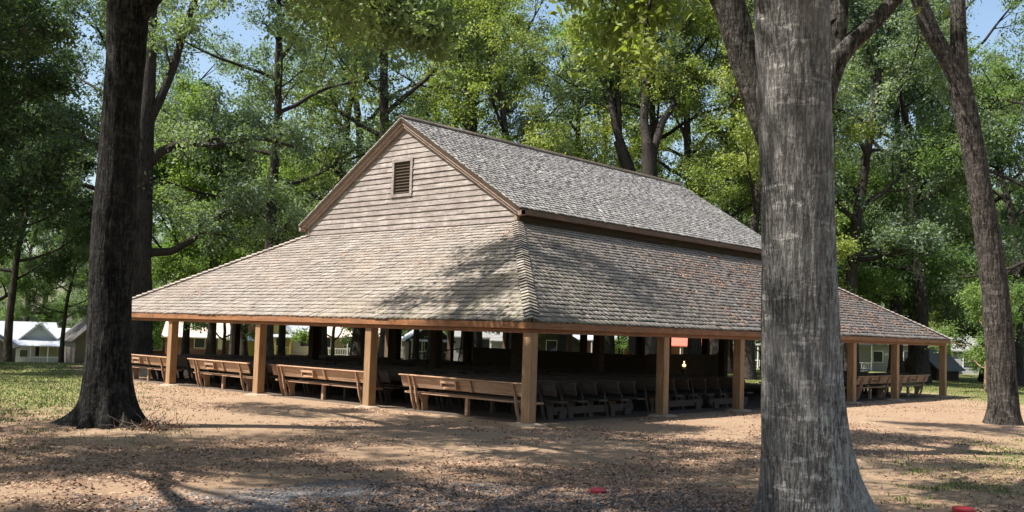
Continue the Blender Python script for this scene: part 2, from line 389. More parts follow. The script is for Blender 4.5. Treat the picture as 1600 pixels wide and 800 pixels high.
# ------------------------------------------------------------------ the pavilion
OV, HS, HB = .2, 2.19, 1.95
SB, HC, HE, HR = 4.80, 5.07, 5.46, 8.68
LT, WT = 25.64, 19.45
PX_ = [0, 5.12, 8.97, 12.82, 16.67, 20.52, 25.64]
PY_ = [0, 5.26, 10.10, 14.95, 19.45]
pav = empty('open_air_pavilion', (0, 0, 0))
tag(pav, 'open-sided timber pavilion with wide hipped wood-shingle skirt roof and raised clapboard gable', 'pavilion')
rng = np.random.default_rng(11)

def shingle_face(A, B, C, D, name, seed, expo=.205, lift=0.0, mat='shingle'):
    """A,B eave ends; D,C top ends (A-D and B-C the sides). All world points."""
    rs = np.random.default_rng(seed)
    A, B, C, D = [np.array(p, float) for p in (A, B, C, D)]
    u = (B-A)/np.linalg.norm(B-A); n = np.cross(u, D-A); n /= np.linalg.norm(n)
    if n[2] < 0: n = -n
    sdir = (D-A)-u*((D-A)@u); L = np.linalg.norm(sdir); sdir /= L
    W0 = np.linalg.norm(B-A); kl = ((D-A)@u)/L; kr = ((C-B)@u)/L
    nc = int(round(L/expo)); ex = L/nc
    V, Qs, T = [], [], []
    for ci in range(nc):
        s0 = ci*ex; s1 = min(s0+ex*1.55, L+.02)
        lo0, hi0 = kl*s0, W0+kr*s0; lo1, hi1 = kl*s1, W0+kr*s1
        x = lo0-(.0 if ci else 0); warp = lambda q: .010*math.sin(q*.9+ci*.35)+.006*math.sin(q*2.3+ci*1.7)
        ct = rs.normal(0, .05)
        while x < hi0-.02:
            w = rs.uniform(.10, .22); x1 = min(x+w, hi0)
            jb = rs.normal(0, .007)+warp(x)-(rs.uniform(.01, .05) if rs.uniform() < .015 else 0)-(.02 if ci == 0 else 0); th = rs.uniform(.042, .054)*(.72 if mat == 'shingle_up' else 1.0); rz = rs.normal(0, .003); tw = rs.normal(0, .003)
            xa, xb = x+.0012, x1-.0012
            ta, tb = np.clip(xa, lo1, hi1), np.clip(xb, lo1, hi1)
            if tb-ta < .004: tb = ta+.004
            b = .004+lift+rz
            def P(xx, ss, hh): return A+u*xx+sdir*ss+n*hh
            vs = [P(xa, s0+jb, b), P(xb, s0+jb, b+tw), P(tb, s1, b+.002), P(ta, s1, b), P(xa, s0+jb, b+th), P(xb, s0+jb, b+th+tw), P(tb, s1, b+.009), P(ta, s1, b+.008)]
            k = len(V); V += vs
            Qs += [(k+4, k+5, k+6, k+7), (k, k+1, k+5, k+4), (k+1, k+2, k+6, k+5), (k+3, k, k+4, k+7)]
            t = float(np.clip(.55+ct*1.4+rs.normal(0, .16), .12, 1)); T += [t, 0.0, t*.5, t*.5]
            x = x1
    me = np_mesh(name, np.array(V), np.array(Qs), T)
    return link_mesh(name, me, M[mat], pav)
def deck(A, B, C, D, parent, th=.05, drop=.004):
    A, B, C, D = [Vector(p) for p in (A, B, C, D)]
    n = (B-A).cross(D-A).normalized(); n = n if n.z > 0 else -n
    MB().prism([A-n*drop, B-n*drop, C-n*drop, D-n*drop], -n*th).build('roof_deck', M['dark_wood'], parent)
c00, c10, c11, c01 = (-OV, -OV, HS), (LT+OV, -OV, HS), (LT+OV, WT+OV, HS), (-OV, WT+OV, HS)
t00, t10, t11, t01 = (SB, SB, HC), (LT-SB, SB, HC), (LT-SB, WT-SB, HC), (SB, WT-SB, HC)
for k, (A, B, C, D) in enumerate([(c00, c01, t01, t00), (c10, c00, t00, t10), (c11, c10, t10, t11), (c01, c11, t11, t01)]):
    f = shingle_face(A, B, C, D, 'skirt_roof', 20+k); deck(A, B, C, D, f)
XA, XB = SB-.11-.12, LT-SB+.11+.12
YA, YB = SB-.30, WT-SB+.30; YM = WT/2
for k, (A, B, C, D) in enumerate([((XB, YA, HE), (XA, YA, HE), (XA, YM, HR), (XB, YM, HR)), ((XA, YB, HE), (XB, YB, HE), (XB, YM, HR), (XA, YM, HR))]):
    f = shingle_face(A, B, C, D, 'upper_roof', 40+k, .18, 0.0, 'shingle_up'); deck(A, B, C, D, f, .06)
# hip and ridge caps
def cap_line(A, D, n1, n2, name, w=.145, pitch=.2, th=.04):
    A, D = np.array(A, float), np.array(D, float); e = D-A; L = np.linalg.norm(e); e /= L
    n1 = np.array(n1, float); n1 /= np.linalg.norm(n1); n2 = np.array(n2, float); n2 /= np.linalg.norm(n2)
    s1 = np.cross(e, n1); s2 = np.cross(e, n2)
    if s1@n2 > 0: s1 = -s1
    if s2@n1 > 0: s2 = -s2
    m = (n1+n2); m /= np.linalg.norm(m)
    mb = MB(); k = int(L/pitch)
    for i in range(k+1):
        a = i*pitch-.02; b = min(a+pitch*1.5, L+.03)
        for s, n in ((s1, n1), (s2, n2)):
            ww = w*rng.uniform(.93, 1.07); h0 = .078+rng.normal(0, .004); h1 = .05
            P = lambda t, x, h: A+e*t+s*x+n*h
            C0, C1 = A+e*a+m*(h0*1.04), A+e*b+m*(h1*1.04)
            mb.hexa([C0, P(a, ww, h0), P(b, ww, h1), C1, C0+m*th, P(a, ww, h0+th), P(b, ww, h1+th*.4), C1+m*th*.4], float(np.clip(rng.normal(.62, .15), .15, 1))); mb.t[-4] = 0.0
    return mb.build(name, M['shingle'], pav)
nL, nR, nF, nB = (-(HC-HS), 0, 5.0), (0, -(HC-HS), 5.0), ((HC-HS), 0, 5.0), (0, (HC-HS), 5.0)
cap_line(c00, t00, nL, nR, 'hip_cap'); cap_line(c01, t01, nL, nB, 'hip_cap'); cap_line(c10, t10, nF, nR, 'hip_cap'); cap_line(c11, t11, nF, nB, 'hip_cap')
up = (HR-HE)/(YM-YA)
cap_line((XA, YM, HR), (XB, YM, HR), (0, -up, 1), (0, up, 1), 'ridge_cap', .13)
# fascia (two steps: bright outer board, set-back beam)
for (nm, a, b, m) in [('fascia', (-OV-.02, -OV-.02), (-OV+.03, WT+OV+.02), 'fascia_y'), ('fascia', (LT+OV-.03, -OV-.02), (LT+OV+.02, WT+OV+.02), 'fascia_y')]:
    MB().box(a[0], b[0], a[1], b[1], HS-.145, HS-.008).build(nm, M[m], pav, .004)
for (y0, y1) in [(-OV-.02, -OV+.03), (WT+OV-.03, WT+OV+.02)]:
    MB().box(-OV+.033, LT+OV-.033, y0+.002, y1, HS-.145, HS-.008).build('fascia', M['fascia_x'], pav, .004)
for (x0, x1) in [(-.10, .10), (LT-.10, LT+.10)]:
    MB().box(x0, x1, -.10, WT+.10, HB, HS-.10).build('eave_beam', M['fascia_y'], pav)
for (y0, y1) in [(-.10, .10), (WT-.10, WT+.10)]:
    MB().box(.103, LT-.103, y0, y1, HB, HS-.10).build('eave_beam', M['fascia_x'], pav)
# posts and footings
def post(x, y, w, z1, m, foot=True):
    g = float(gz(x, y)); mb = MB()
    a = w/2; mb.box(x-a, x+a, y-a, y+a, g-.25, z1, float(rng.uniform(.2, .9)))
    p = mb.build('post', M[m], pav, .008)
    if foot:
        n = 14; f = MB(); top = []; ph = rng.uniform(0, 6)
        V = []
        for (r, h) in ((.40, -.06), (.33, .025), (.24, .05), (.12, .055)):
            for k in range(n):
                an = 2*math.pi*k/n; q = r*(1+.12*math.sin(2*an+ph)+.07*math.sin(5*an)); V.append((x+q*math.cos(an), y+q*math.sin(an), g+h))
        F = [(r*n+k, r*n+(k+1) % n, (r+1)*n+(k+1) % n, (r+1)*n+k) for r in range(3) for k in range(n)]+[tuple(3*n+k for k in range(n))]
        f.add(V, F); o = f.build('footing', M['concrete'], p)
for x in PX_:
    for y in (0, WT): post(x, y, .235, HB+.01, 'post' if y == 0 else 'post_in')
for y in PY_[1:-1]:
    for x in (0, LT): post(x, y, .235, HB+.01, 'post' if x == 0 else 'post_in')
for x in PX_[1:-1]:
    for y in (SB+.13, WT-SB-.13): post(x, y, .26, HC+.2, 'dark_wood', False)
for y in (8.1, 11.4):
    for x in (SB+.13, LT-SB-.13): post(x, y, .26, HC, 'dark_wood', False)
# inner plates and rafters
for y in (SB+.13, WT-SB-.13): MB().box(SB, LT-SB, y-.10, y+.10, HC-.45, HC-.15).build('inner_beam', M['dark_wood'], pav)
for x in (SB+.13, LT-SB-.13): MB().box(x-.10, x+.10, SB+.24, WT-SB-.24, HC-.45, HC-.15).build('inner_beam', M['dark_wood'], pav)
for x in np.arange(SB+.5, LT-SB, 1.3):
    for sgn, y0, y1 in ((1, 0, SB), (-1, WT, WT-SB)):
        MB().bar((x, y0, HS-.05), (x, y1, HC-.22), .05, .14).build('rafter', M['dark_wood'], pav)
for y in np.arange(SB+.5, WT-SB, 1.3):
    for x0, x1 in ((0, SB), (LT, LT-SB)):
        MB().bar((x0, y, HS-.05), (x1, y, HC-.22), .05, .14).build('rafter', M['dark_wood'], pav)
# clerestory walls
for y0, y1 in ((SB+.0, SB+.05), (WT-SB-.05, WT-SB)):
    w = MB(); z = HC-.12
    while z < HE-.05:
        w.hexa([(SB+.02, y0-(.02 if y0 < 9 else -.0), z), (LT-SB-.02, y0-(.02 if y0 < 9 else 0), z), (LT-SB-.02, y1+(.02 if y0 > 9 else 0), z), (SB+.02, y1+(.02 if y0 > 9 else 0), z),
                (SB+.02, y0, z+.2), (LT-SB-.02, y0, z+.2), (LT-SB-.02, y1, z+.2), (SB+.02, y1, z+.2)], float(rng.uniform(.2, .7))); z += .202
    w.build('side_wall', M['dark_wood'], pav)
# upper eave fascia boards
for y0 in (YA-.02, YB-.02):
    MB().box(XA+.05, XB-.05, y0, y0+.04, HE-.17, HE-.02).build('fascia', M['fascia_up'], pav)
    ys = (YA+.03, SB-.005) if y0 < 9 else (WT-SB+.005, YB-.03)
    MB().box(XA+.06, XB-.06, ys[0], ys[1], HE-.155, HE-.125).build('soffit', M['fascia_up'], pav)
# gable walls with lapped boards
VY0, VY1, VZ0, VZ1 = 9.34, 10.20, 6.22, 7.32
def gable(x, sg, vent):
    mb = MB(); z = HC-.12; h = .172
    while z < HR-.2:
        z1 = z+h
        def half(zz): return min((HR-.10-zz)/up, YM-SB)
        hb, ht = half(z), half(z1)
        if hb <= .05: break
        ht = max(ht, .02)
        spans = [(YM-hb, YM+hb, YM-ht, YM+ht)]
        if vent and z1 > VZ0+.02 and z < VZ1-.02: spans = [(YM-hb, VY0, YM-ht, VY0), (VY1, YM+hb, VY1, YM+ht)]
        for (a0, a1, b0, b1) in spans:
            cuts = [a0]; 
            while cuts[-1] < a1-3.5: cuts.append(cuts[-1]+rng.uniform(1.6, 3.6))
            cuts.append(a1)
            for k in range(len(cuts)-1):
                p, q = cuts[k]+.002, cuts[k+1]-.002
                pt = b0 if k == 0 else p; qt = b1 if k == len(cuts)-2 else q
                if qt-pt < .01: qt = pt+.01
                d = sg*(.036+rng.normal(0, .004)); dt = sg*.006; sag = rng.normal(0, .006)
                mb.hexa([(x, p, z+sag), (x+d, p, z+sag), (x+d, q, z-sag), (x, q, z-sag), (x, pt, z1+.01), (x+dt, pt, z1+.01), (x+dt, qt, z1+.01), (x, qt, z1+.01)], float(rng.uniform(.1, 1)))
        z = z1
    o = mb.build('gable_wall', M['siding'], pav)
    # dark backing
    MB().prism([(x-sg*.005, SB, HC-.1), (x-sg*.005, WT-SB, HC-.1), (x-sg*.005, WT-SB, HE-.05), (x-sg*.005, YM, HR-.2), (x-sg*.005, SB, HE-.05)], (-sg*.04, 0, 0)).build('backing', M['dark_wood'], o)
    for yy in (SB-.03, WT-SB-.07):
        MB().box(*(sorted((x-sg*.05, x+sg*.05))), yy, yy+.10, HC-.12, HE-.02).build('corner_board', M['rake'], pav)
    # rake boards: inner frieze and outer barge board
    for s in (-1, 1):
        ye = YA if s < 0 else YB
        d = Vector((0, (YM-ye), HR-HE)).normalized(); nn = Vector((0, -d.z, d.y))
        if nn.z < 0: nn = -nn
        P0, P1 = Vector((x, ye, HE)), Vector((x, YM, HR))
        def board(x0, x1, a, b, name):
            A0 = P0-nn*a; B0 = P0-nn*b; A1 = P1-nn*a; B1 = P1-nn*b
            # plumb cut at the ridge
            A1.z = HR-a/nn.z; A1.y = YM; B1.z = HR-b/nn.z; B1.y = YM
            MB().prism([(x0, *A0[1:]), (x0, *B0[1:]), (x0, *B1[1:]), (x0, *A1[1:])], (x1-x0, 0, 0)).build(name, M['rake'], pav)
        board(x+sg*.04, x+sg*.115, .075, .25, 'frieze_board')
        board(x+sg*.12, x+sg*.165, .012, .17, 'rake_board')
        board(x+sg*.168, x+sg*.20, .004, .065, 'rake_trim')
        # eave return
        y0 = ye-.02 if s < 0 else ye-.10
        MB().box(*sorted((x+sg*.03, x+sg*.205)), y0, y0+.12, HE-.19, HE-.05).build('eave_return', M['rake'], pav)
    if vent:
        v = MB(); x0 = x+sg*.045
        v.box(*sorted((x-sg*.02, x0+sg*.02)), VY0-.06, VY0+.045, VZ0-.06, VZ1+.06); v.box(*sorted((x-sg*.02, x0+sg*.02)), VY1-.045, VY1+.06, VZ0-.06, VZ1+.06)
        v.box(*sorted((x-sg*.02, x0+sg*.017)), VY0+.047, VY1-.047, VZ0-.06, VZ0+.03); v.box(*sorted((x-sg*.02, x0+sg*.017)), VY0+.047, VY1-.047, VZ1-.03, VZ1+.06)
        vo = v.build('vent', M['siding'], pav)
        sl_ = MB(); z = VZ0+.06
        while z < VZ1-.05:
            sl_.hexa([(x+sg*.03, VY0+.05, z), (x+sg*.03, VY1-.05, z), (x+sg*.015, VY1-.05, z), (x+sg*.015, VY0+.05, z),
                      (x-sg*.05, VY0+.05, z+.075), (x-sg*.05, VY1-.05, z+.075), (x-sg*.065, VY1-.05, z+.075), (x-sg*.065, VY0+.05, z+.075)], .4); z += .1
        sl_.build('louvre', M['dark_wood'], vo)
gable(SB, -1, True); gable(LT-SB, 1, False)

# ------------------------------------------------------------------ benches
def make_bench(L, m, nm='wooden_bench', rack=True):
    t = empty(nm); h = L/2
    MB().box(.0, .36, -h-.02, h+.02, .40, .445).build('seat', m, t, .008)
    MB().hexa([(-.075, -h, .56), (-.045, -h, .56), (-.045, h, .56), (-.075, h, .56), (-.17, -h, .83), (-.14, -h, .83), (-.14, h, .83), (-.17, h, .83)], .6).build('backrest', m, t, .004)
    MB().hexa([(-.215, -h-.03, .835), (-.105, -h-.03, .835), (-.105, h+.03, .835), (-.215, h+.03, .835), (-.215, -h-.03, .868), (-.105, -h-.03, .868), (-.105, h+.03, .868), (-.215, h+.03, .868)], .8).build('top_rail', m, t, .008)
    prof = [(-.215, .83), (-.17, .83), (-.075, .55), (-.02, .40), (-.01, .395), (.02, .20), (.10, 0.0), (.04, 0.0), (-.05, .20), (-.10, .40), (-.135, .60)]
    for y in (-h+.42, h-.50):
        s = MB()
        for dy in ((0, .045), (.16, .205)) if y > 0 else ((0, .045),):
            s.prism([(x, y+dy[0], z) for x, z in prof], (0, dy[1]-dy[0], 0))
        s.build('support', m, t)
        MB().prism([(-.02, y-.002, .39), (.30, y-.002, .39), (.26, y-.002, .20), (.30, y-.002, 0), (.13, y-.002, 0), (.10, y-.002, .20)], (0, -.05, 0)).build('leg', m, t)
    MB().box(.04, .13, -.05, .04, 0, .398).build('leg', m, t, .005)
    MB().hexa([(-.125, -.35, .56), (-.08, -.35, .56), (-.08, -.28, .56), (-.125, -.28, .56), (-.22, -.35, .83), (-.175, -.35, .83), (-.175, -.28, .83), (-.22, -.28, .83)], .3).build('batten', m, t)
    if rack:
        r = MB()
        for z, dx in ((.63, -.17), (.75, -.215)):
            r.box(dx-.02, dx, .10, .62, z-.03, z+.03)
        for y in (.10, .58):
            r.hexa([(-.205, y, .60), (-.09, y, .60), (-.09, y+.035, .60), (-.205, y+.035, .60), (-.245, y, .79), (-.165, y, .79), (-.165, y+.035, .79), (-.245, y+.035, .79)])
        r.box(-.20, -.10, .137, .578, .60, .615)
        r.build('book_rack', m, t)
    return t
def put(o, x, y, rz, label, group=None):
    o.location = (x, y, float(gz(x, y))); o.rotation_euler = (0, 0, rz); tag(o, label, 'bench', group); return o
rb = random.Random(5)
B42 = make_bench(4.2, M['bench']); B33 = make_bench(3.3, M['bench'])
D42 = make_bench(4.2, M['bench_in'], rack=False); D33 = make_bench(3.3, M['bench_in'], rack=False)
GO = 'outer row of benches along the gable-end eave'
put(B42, .52, 2.42, 0, 'long wooden bench with book rack on its back, between corner post and second post', GO)
put(copy_tree(B42), .55, 7.95, .01, 'sunlit bench between the second and third posts left of the near corner', GO)
put(B33, .50, 12.85, 0, 'sunlit bench with rack between the third and fourth posts left of the near corner', GO)
put(copy_tree(B33), .55, 17.55, -.01, 'sunlit bench just right of the thick left trunk, behind the leftmost visible post', GO)
used = {'42': 0, '33': 0}
ORD = ['first', 'second', 'third', 'fourth', 'fifth', 'sixth', 'seventh', 'eighth', 'ninth', 'tenth', 'eleventh', 'twelfth', 'thirteenth', 'fourteenth', 'fifteenth', 'sixteenth', 'seventeenth', 'eighteenth', 'nineteenth', 'twentieth']
cols = [(2.42, '42'), (7.95, '42'), (12.85, '33'), (17.45, '33')]
near_lab = ['second bench row, weathered end seen just right of the near corner post',
            'third bench row end, right of the near corner post in shade',
            'fourth bench row end in shade, mid way between corner post and next right post',
            'fifth bench row end in shade, with its plank seat jutting right',
            'last bench before the gap left of the first post right of the corner']
right_lab = ['shaded bench end directly behind the first post right of the corner', 'bench end just right of the first post right of the corner',
             'second bench end right of the first post right of the corner', 'third bench end right of the first post right of the corner',
             'bench end just left of the second post right of the corner', 'bench end just right of the second post right of the corner', 'dim bench end close to the left edge of the lichened trunk']
xs1 = [1.38+.79*k for k in range(5)]; xs2 = [6.05+.78*k for k in range(7)]
for k, x in enumerate(xs1+xs2):
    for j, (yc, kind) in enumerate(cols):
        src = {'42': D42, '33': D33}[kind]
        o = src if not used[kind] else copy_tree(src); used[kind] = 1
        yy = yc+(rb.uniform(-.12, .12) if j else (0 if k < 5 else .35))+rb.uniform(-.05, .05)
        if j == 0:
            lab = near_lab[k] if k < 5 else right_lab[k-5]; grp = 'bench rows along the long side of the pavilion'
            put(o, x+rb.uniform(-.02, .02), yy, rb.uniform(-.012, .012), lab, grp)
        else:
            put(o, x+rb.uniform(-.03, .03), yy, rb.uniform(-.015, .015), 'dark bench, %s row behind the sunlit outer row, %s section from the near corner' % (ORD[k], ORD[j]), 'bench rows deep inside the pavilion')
# far right section: rows along x, backs to the long side
r1 = put(copy_tree(B33), 20.2, .72, math.pi/2, 'bench seen from behind between the third- and second-last posts at the right end', 'benches at the right end of the pavilion')
r2 = put(copy_tree(B33), 24.0, .72, math.pi/2, 'bench seen from behind between the last two posts at the far right corner', 'benches at the right end of the pavilion')
for k in range(1, 5):
    for x in (20.2, 24.0):
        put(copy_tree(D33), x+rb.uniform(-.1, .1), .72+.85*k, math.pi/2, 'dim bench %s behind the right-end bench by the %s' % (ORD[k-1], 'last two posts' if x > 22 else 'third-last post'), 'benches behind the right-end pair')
for k, (x0, x1, y) in enumerate([(1.7, 4.9, .75), (6.3, 8.6, .95), (9.0, 11.2, .95)]):
    p = empty('bench_runner', ((x0+x1)/2, y, float(gz(x0, y)))); h = (x1-x0)/2
    MB().box(-h, h, -.03, .03, .10, .27).build('plank', M['bench_in'], p)
    for s in (-h+.3, h-.3): MB().box(s-.12, s+.12, -.09, -.035, .0, .18).build('foot', M['bench_in'], p)
    tag(p, ['timber runner plank under the bench ends right of the near corner post', 'timber runner plank just right of the first post right of the corner',
            'timber runner plank beside the second post right of the corner'][k], 'plank', 'runner planks under the bench ends')
# stage in the middle with ramp rail, pulpit and lit lamp
stg = empty('wooden_stage', (15.0, 9.7, 0)); tag(stg, 'dark boarded stage with sloping hand rail in the shaded middle of the pavilion', 'stage')
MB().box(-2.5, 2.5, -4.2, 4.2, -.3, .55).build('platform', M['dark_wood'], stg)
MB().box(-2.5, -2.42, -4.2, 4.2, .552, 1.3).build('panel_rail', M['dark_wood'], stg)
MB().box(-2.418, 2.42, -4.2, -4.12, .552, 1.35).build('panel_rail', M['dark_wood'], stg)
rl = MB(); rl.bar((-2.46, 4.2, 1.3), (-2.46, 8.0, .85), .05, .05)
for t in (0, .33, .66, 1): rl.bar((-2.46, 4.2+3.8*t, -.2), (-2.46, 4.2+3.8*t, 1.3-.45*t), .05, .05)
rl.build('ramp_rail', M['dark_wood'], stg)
lp = zpx(1069, 569, 1.13); 
lm = empty('oil_lamp', (float(lp[0]), float(lp[1]), 1.055)); lm.scale = (.72, .72, .72); tag(lm, 'small glowing lamp deep in the dark of the pavilion, between two right-hand posts', 'lamp')
MB().tube([(0, 0, .0), (0, 0, .02), (0, 0, .09), (0, 0, .10)], [.03, .075, .075, .02], 12).build('shade', M['lamp'], lm)
MB().tube([(0, 0, -.10), (0, 0, -.09), (0, 0, -.01), (0, 0, .0)], [.01, .05, .06, .02], 12).build('font', M['brass'], lm)
MB().tube([(0, 0, .11), (0, 0, .13), (0, 0, .15), (0, 0, .165)], [.008, .025, .025, .008], 10).build('chimney', M['lamp'], lm)
MB().tube([(0, 0, .18), (0, 0, .20), (0, 0, .225), (0, 0, .24)], [.008, .03, .03, .008], 10).build('finial', M['lamp'], lm)
pl = empty('lamp_stand', (float(lp[0]), float(lp[1]), float(gz(lp[0], lp[1])))); tag(pl, 'dark post carrying the small glowing lamp inside the pavilion', 'stand')
MB().box(-.05, .05, -.05, .05, 0, .96-pl.location.z).build('column', M['dark_wood'], pl); MB().box(-.15, .15, -.15, .15, .962-pl.location.z, .98-pl.location.z).build('shelf', M['dark_wood'], pl)

# ------------------------------------------------------------------ cabins in the background
def cabin(name, label, px, D, turn, w, d, h, rise, wall, roof, gwall=None, ridge='front', porch=None, wins=(), door=None, extras=None, sink=0.0, cat='cabin'):
    """front faces the camera (local -y), turned by `turn`. ridge 'front': the gable faces the camera."""
    x, y, z = ground_at(px, D)
    az = math.atan2(y-CAM[1], x-CAM[0]); t = empty(name, (x, y, z-sink), az-math.pi/2+turn)
    tag(t, label, cat, 'cabins around the grove')
    gw = gwall or wall; hw = w/2
    wm = MB(); wm.box(-hw, hw, 0, d, -.8, h); wo = wm.build('wall', M[wall], t)
    ov = .35
    if ridge == 'front':
        MB().prism([(-hw, .0, h+.003), (hw, .0, h+.003), (0, .0, h+rise)], (0, d, 0)).build('gable', M[gw], t)
        rm = MB()
        for s in (-1, 1):
            e = Vector((s*(hw+ov), -ov, h-rise/hw*ov)); r = Vector((0, -ov, h+rise))
            rm.prism([e, r, r+Vector((0, 0, .1)), e+Vector((0, 0, .1))], (0, d+2*ov, 0))
        rm.build('roof', M[roof], t)
        tm = MB()
        for s in (-1, 1): tm.bar((s*(hw+ov), -ov-.03, h-rise/hw*ov+.02), (0, -ov-.03, h+rise+.02), .05, .16)
        tm.build('barge_board', M['white_trim'] if wall in ('white_boards', 'yellow_boards') else M[wall], t)
    else:
        MB().prism([(-hw, 0, h+.003), (-hw, d, h+.003), (-hw, d/2, h+rise)], (w, 0, 0)).build('gable', M[gw], t)
        rm = MB(); k = rise/(d/2)
        for s in (0, 1):
            ey = -ov if s == 0 else d+ov; e = Vector((-hw-ov, ey, h-k*ov)); r = Vector((-hw-ov, d/2, h+rise))
            rm.prism([e, r, r+Vector((0, 0, .1)), e+Vector((0, 0, .1))], (w+2*ov, 0, 0))
        rm.build('roof', M[roof], t)
    if porch:
        pd, ph, pr, pm, px0, px1, n = porch
        MB().hexa([(px0, -pd, ph), (px1, -pd, ph), (px1, -.004, ph+pr), (px0, -.004, ph+pr), (px0, -pd, ph+.09), (px1, -pd, ph+.09), (px1, -.004, ph+pr+.09), (px0, -.004, ph+pr+.09)]).build('porch_roof', M[roof], t)
        for k in range(n):
            xx = px0+.12+(px1-px0-.24)*k/(n-1)
            MB().box(xx-.05, xx+.05, -pd+.05, -pd+.15, -.5, ph-.003+.01).build('porch_post', M[pm], t)
        MB().box(px0+.02, px1-.02, -pd+.02, -.004, -.5, .12).build('porch_floor', M['grey_boards'], t)
        rg = MB(); rg.box(px0+.1, px1-.1, -pd+.08, -pd+.12, .85, .92); rg.box(px0+.1, px1-.1, -pd+.08, -pd+.12, .3, .34)
        for k in range(int((px1-px0)/.22)): rg.box(px0+.15+.22*k, px0+.19+.22*k, -pd+.085, -pd+.115, .34, .85)
        rg.build('railing', M[pm], t)
    for (wx, wz, ww, wh, gm, sh) in wins:
        f = MB(); f.box(wx-ww/2-.07, wx+ww/2+.07, -.05, -.004, wz-.07, wz+wh+.07); fo = f.build('window', M['white_trim'], t)
        MB().box(wx-ww/2, wx+ww/2, -.06, -.052, wz, wz+wh).build('pane', M[gm], fo)
        if sh:
            for s in (-1, 1): MB().box(*sorted((wx+s*(ww/2+.09), wx+s*(ww/2+.45))), -.06, -.006, wz-.05, wz+wh+.05).build('shutter', M['black'], fo)
    if door:
        MB().box(door-.45, door+.45, -.05, -.004, .0, 2.0).build('door', M['dark_glass'], t)
    return t
W = (0, 1.0, .9, 1.1, 'dark_glass', False)
cabin('cabin', 'white cabin with pale blue metal roof and black shutters, left of the thick left trunk', 60, 100, .0, 4.3, 9, 2.25, 2.0, 'white_boards', 'metal_roof', 'green_boards', 'front',
      (1.6, 1.95, .7, 'white_trim', -2.4, 2.6, 4), [(1.0, 1.0, 1.6, 1.0, 'blind', True), (-1.3, .75, .7, .8, 'dark_glass', False)])
cabin('cabin', 'low white wing with metal roof, right of the shuttered white cabin', 121, 104, .0, 4.2, 7, 2.3, 1.3, 'white_boards', 'metal_roof', None, 'side', (1.5, 1.9, .4, 'white_trim', -2.1, 2.1, 4), [(-.6, 1, .9, 1, 'dark_glass', False)])
cabin('cabin', 'long pale blue metal roof house just left of the shuttered white cabin', 28, 108, .12, 8, 8, 2.5, 2.2, 'white_boards', 'metal_roof', None, 'side', None, [W])
cabin('cabin', 'dark cabin with low brown roof at the left picture edge', -18, 90, -.1, 3.6, 6, 1.7, 1.1, 'dark_boards', 'dark_roof', None, 'front', None, [W])
cabin('cabin', 'dark cabin with steep roof behind the thick left trunk', 163, 92, .2, 5, 7, 2.2, 2.4, 'dark_boards', 'dark_roof', None, 'front', None, [W])
cabin('cabin', 'dark brown cabin with small tan roof seen between the left trunk and fourth post', 245, 98, .3, 6, 6, 2.0, 1.6, 'brown_boards', 'grey_roof', None, 'front', None, [W, (-1.6, 1, .6, 1.1, 'blind', False)])
cabin('cabin', 'brown cabin with broad tan roof seen between the third and fourth posts', 312, 92, -.15, 6.2, 6, 2.1, 2.1, 'brown_boards', 'tan_roof', None, 'side', (1.5, 1.9, .3, 'brown_boards', -2.6, 2.6, 4), [W, (2, .9, .6, 1.2, 'white_trim', False)])
cabin('hut', 'small bright yellow hut with white eave left of the third post', 385, 86, .1, 2.2, 2.5, 1.55, .5, 'yellow_boards', 'metal_roof', None, 'side', cat='hut')
cabin('cabin', 'dark brown cabin behind the small yellow hut', 368, 100, .1, 5.5, 6, 2.6, 2.2, 'brown_boards', 'grey_roof', None, 'front', None, [W])
cabin('cabin', 'yellow gabled cabin with white porch roof right of the third post', 430, 92, -.1, 2.6, 6, 2.2, 1.6, 'yellow_boards', 'metal_roof', None, 'front', (1.4, 1.75, .3, 'yellow_boards', -1.3, 1.6, 3), [(.3, 1, .6, .9, 'dark_glass', False)])
cabin('cabin', 'pale grey cabin with bright wall between the third and second posts', 476, 96, .2, 4.6, 6, 2.2, 1.5, 'white_boards', 'metal_roof', None, 'side', None, [W])
cabin('cabin', 'long tan cabin behind leaves left of the second post', 545, 95, -.1, 6.5, 6, 2.3, 1.6, 'tan_boards', 'tan_roof', None, 'side', (1.4, 1.9, .3, 'white_trim', -2.8, 2.8, 5), [W, (2.2, 1, .9, 1.1, 'dark_glass', False), (-2.2, 1, .9, 1.1, 'dark_glass', False)])
cabin('cabin', 'dark porch cabin with blue-white metal roof edge right of the second post', 672, 84, .12, 3.6, 7, 1.9, 1.15, 'dark_boards', 'metal_roof', 'dark_boards', 'front', (1.5, 1.7, .2, 'white_trim', -1.8, 1.8, 5), [W])
cabin('cabin', 'grey cabin with white porch railing seen left of the near corner post', 757, 92, -.1, 6.2, 6, 2.4, 1.8, 'grey_boards', 'grey_roof', None, 'side', (1.5, 1.95, .3, 'white_trim', .6, 3.1, 3), [W])
cabin('cabin', 'dark cabin with blue metal roof just right of the near corner post', 862, 88, .0, 5.4, 6, 2.0, 1.5, 'dark_boards', 'metal_roof', 'dark_boards', 'front', None, [W])
cabin('cabin', 'brick cabin with white porch posts right of the near corner post', 935, 96, .0, 7.5, 6, 2.4, 1.6, 'brick', 'metal_roof', 'white_boards', 'side', (1.5, 2.3, .3, 'white_trim', -3.4, 3.4, 6), [W, (2, 1, .9, 1.1, 'dark_glass', False)])
cabin('cabin', 'white two-storey cabin left of the first post right of the corner', 1008, 102, .1, 4.0, 6, 4.0, 1.4, 'white_boards', 'grey_roof', None, 'front', None, [W, (-1, 2.6, .7, .9, 'dark_glass', False)])
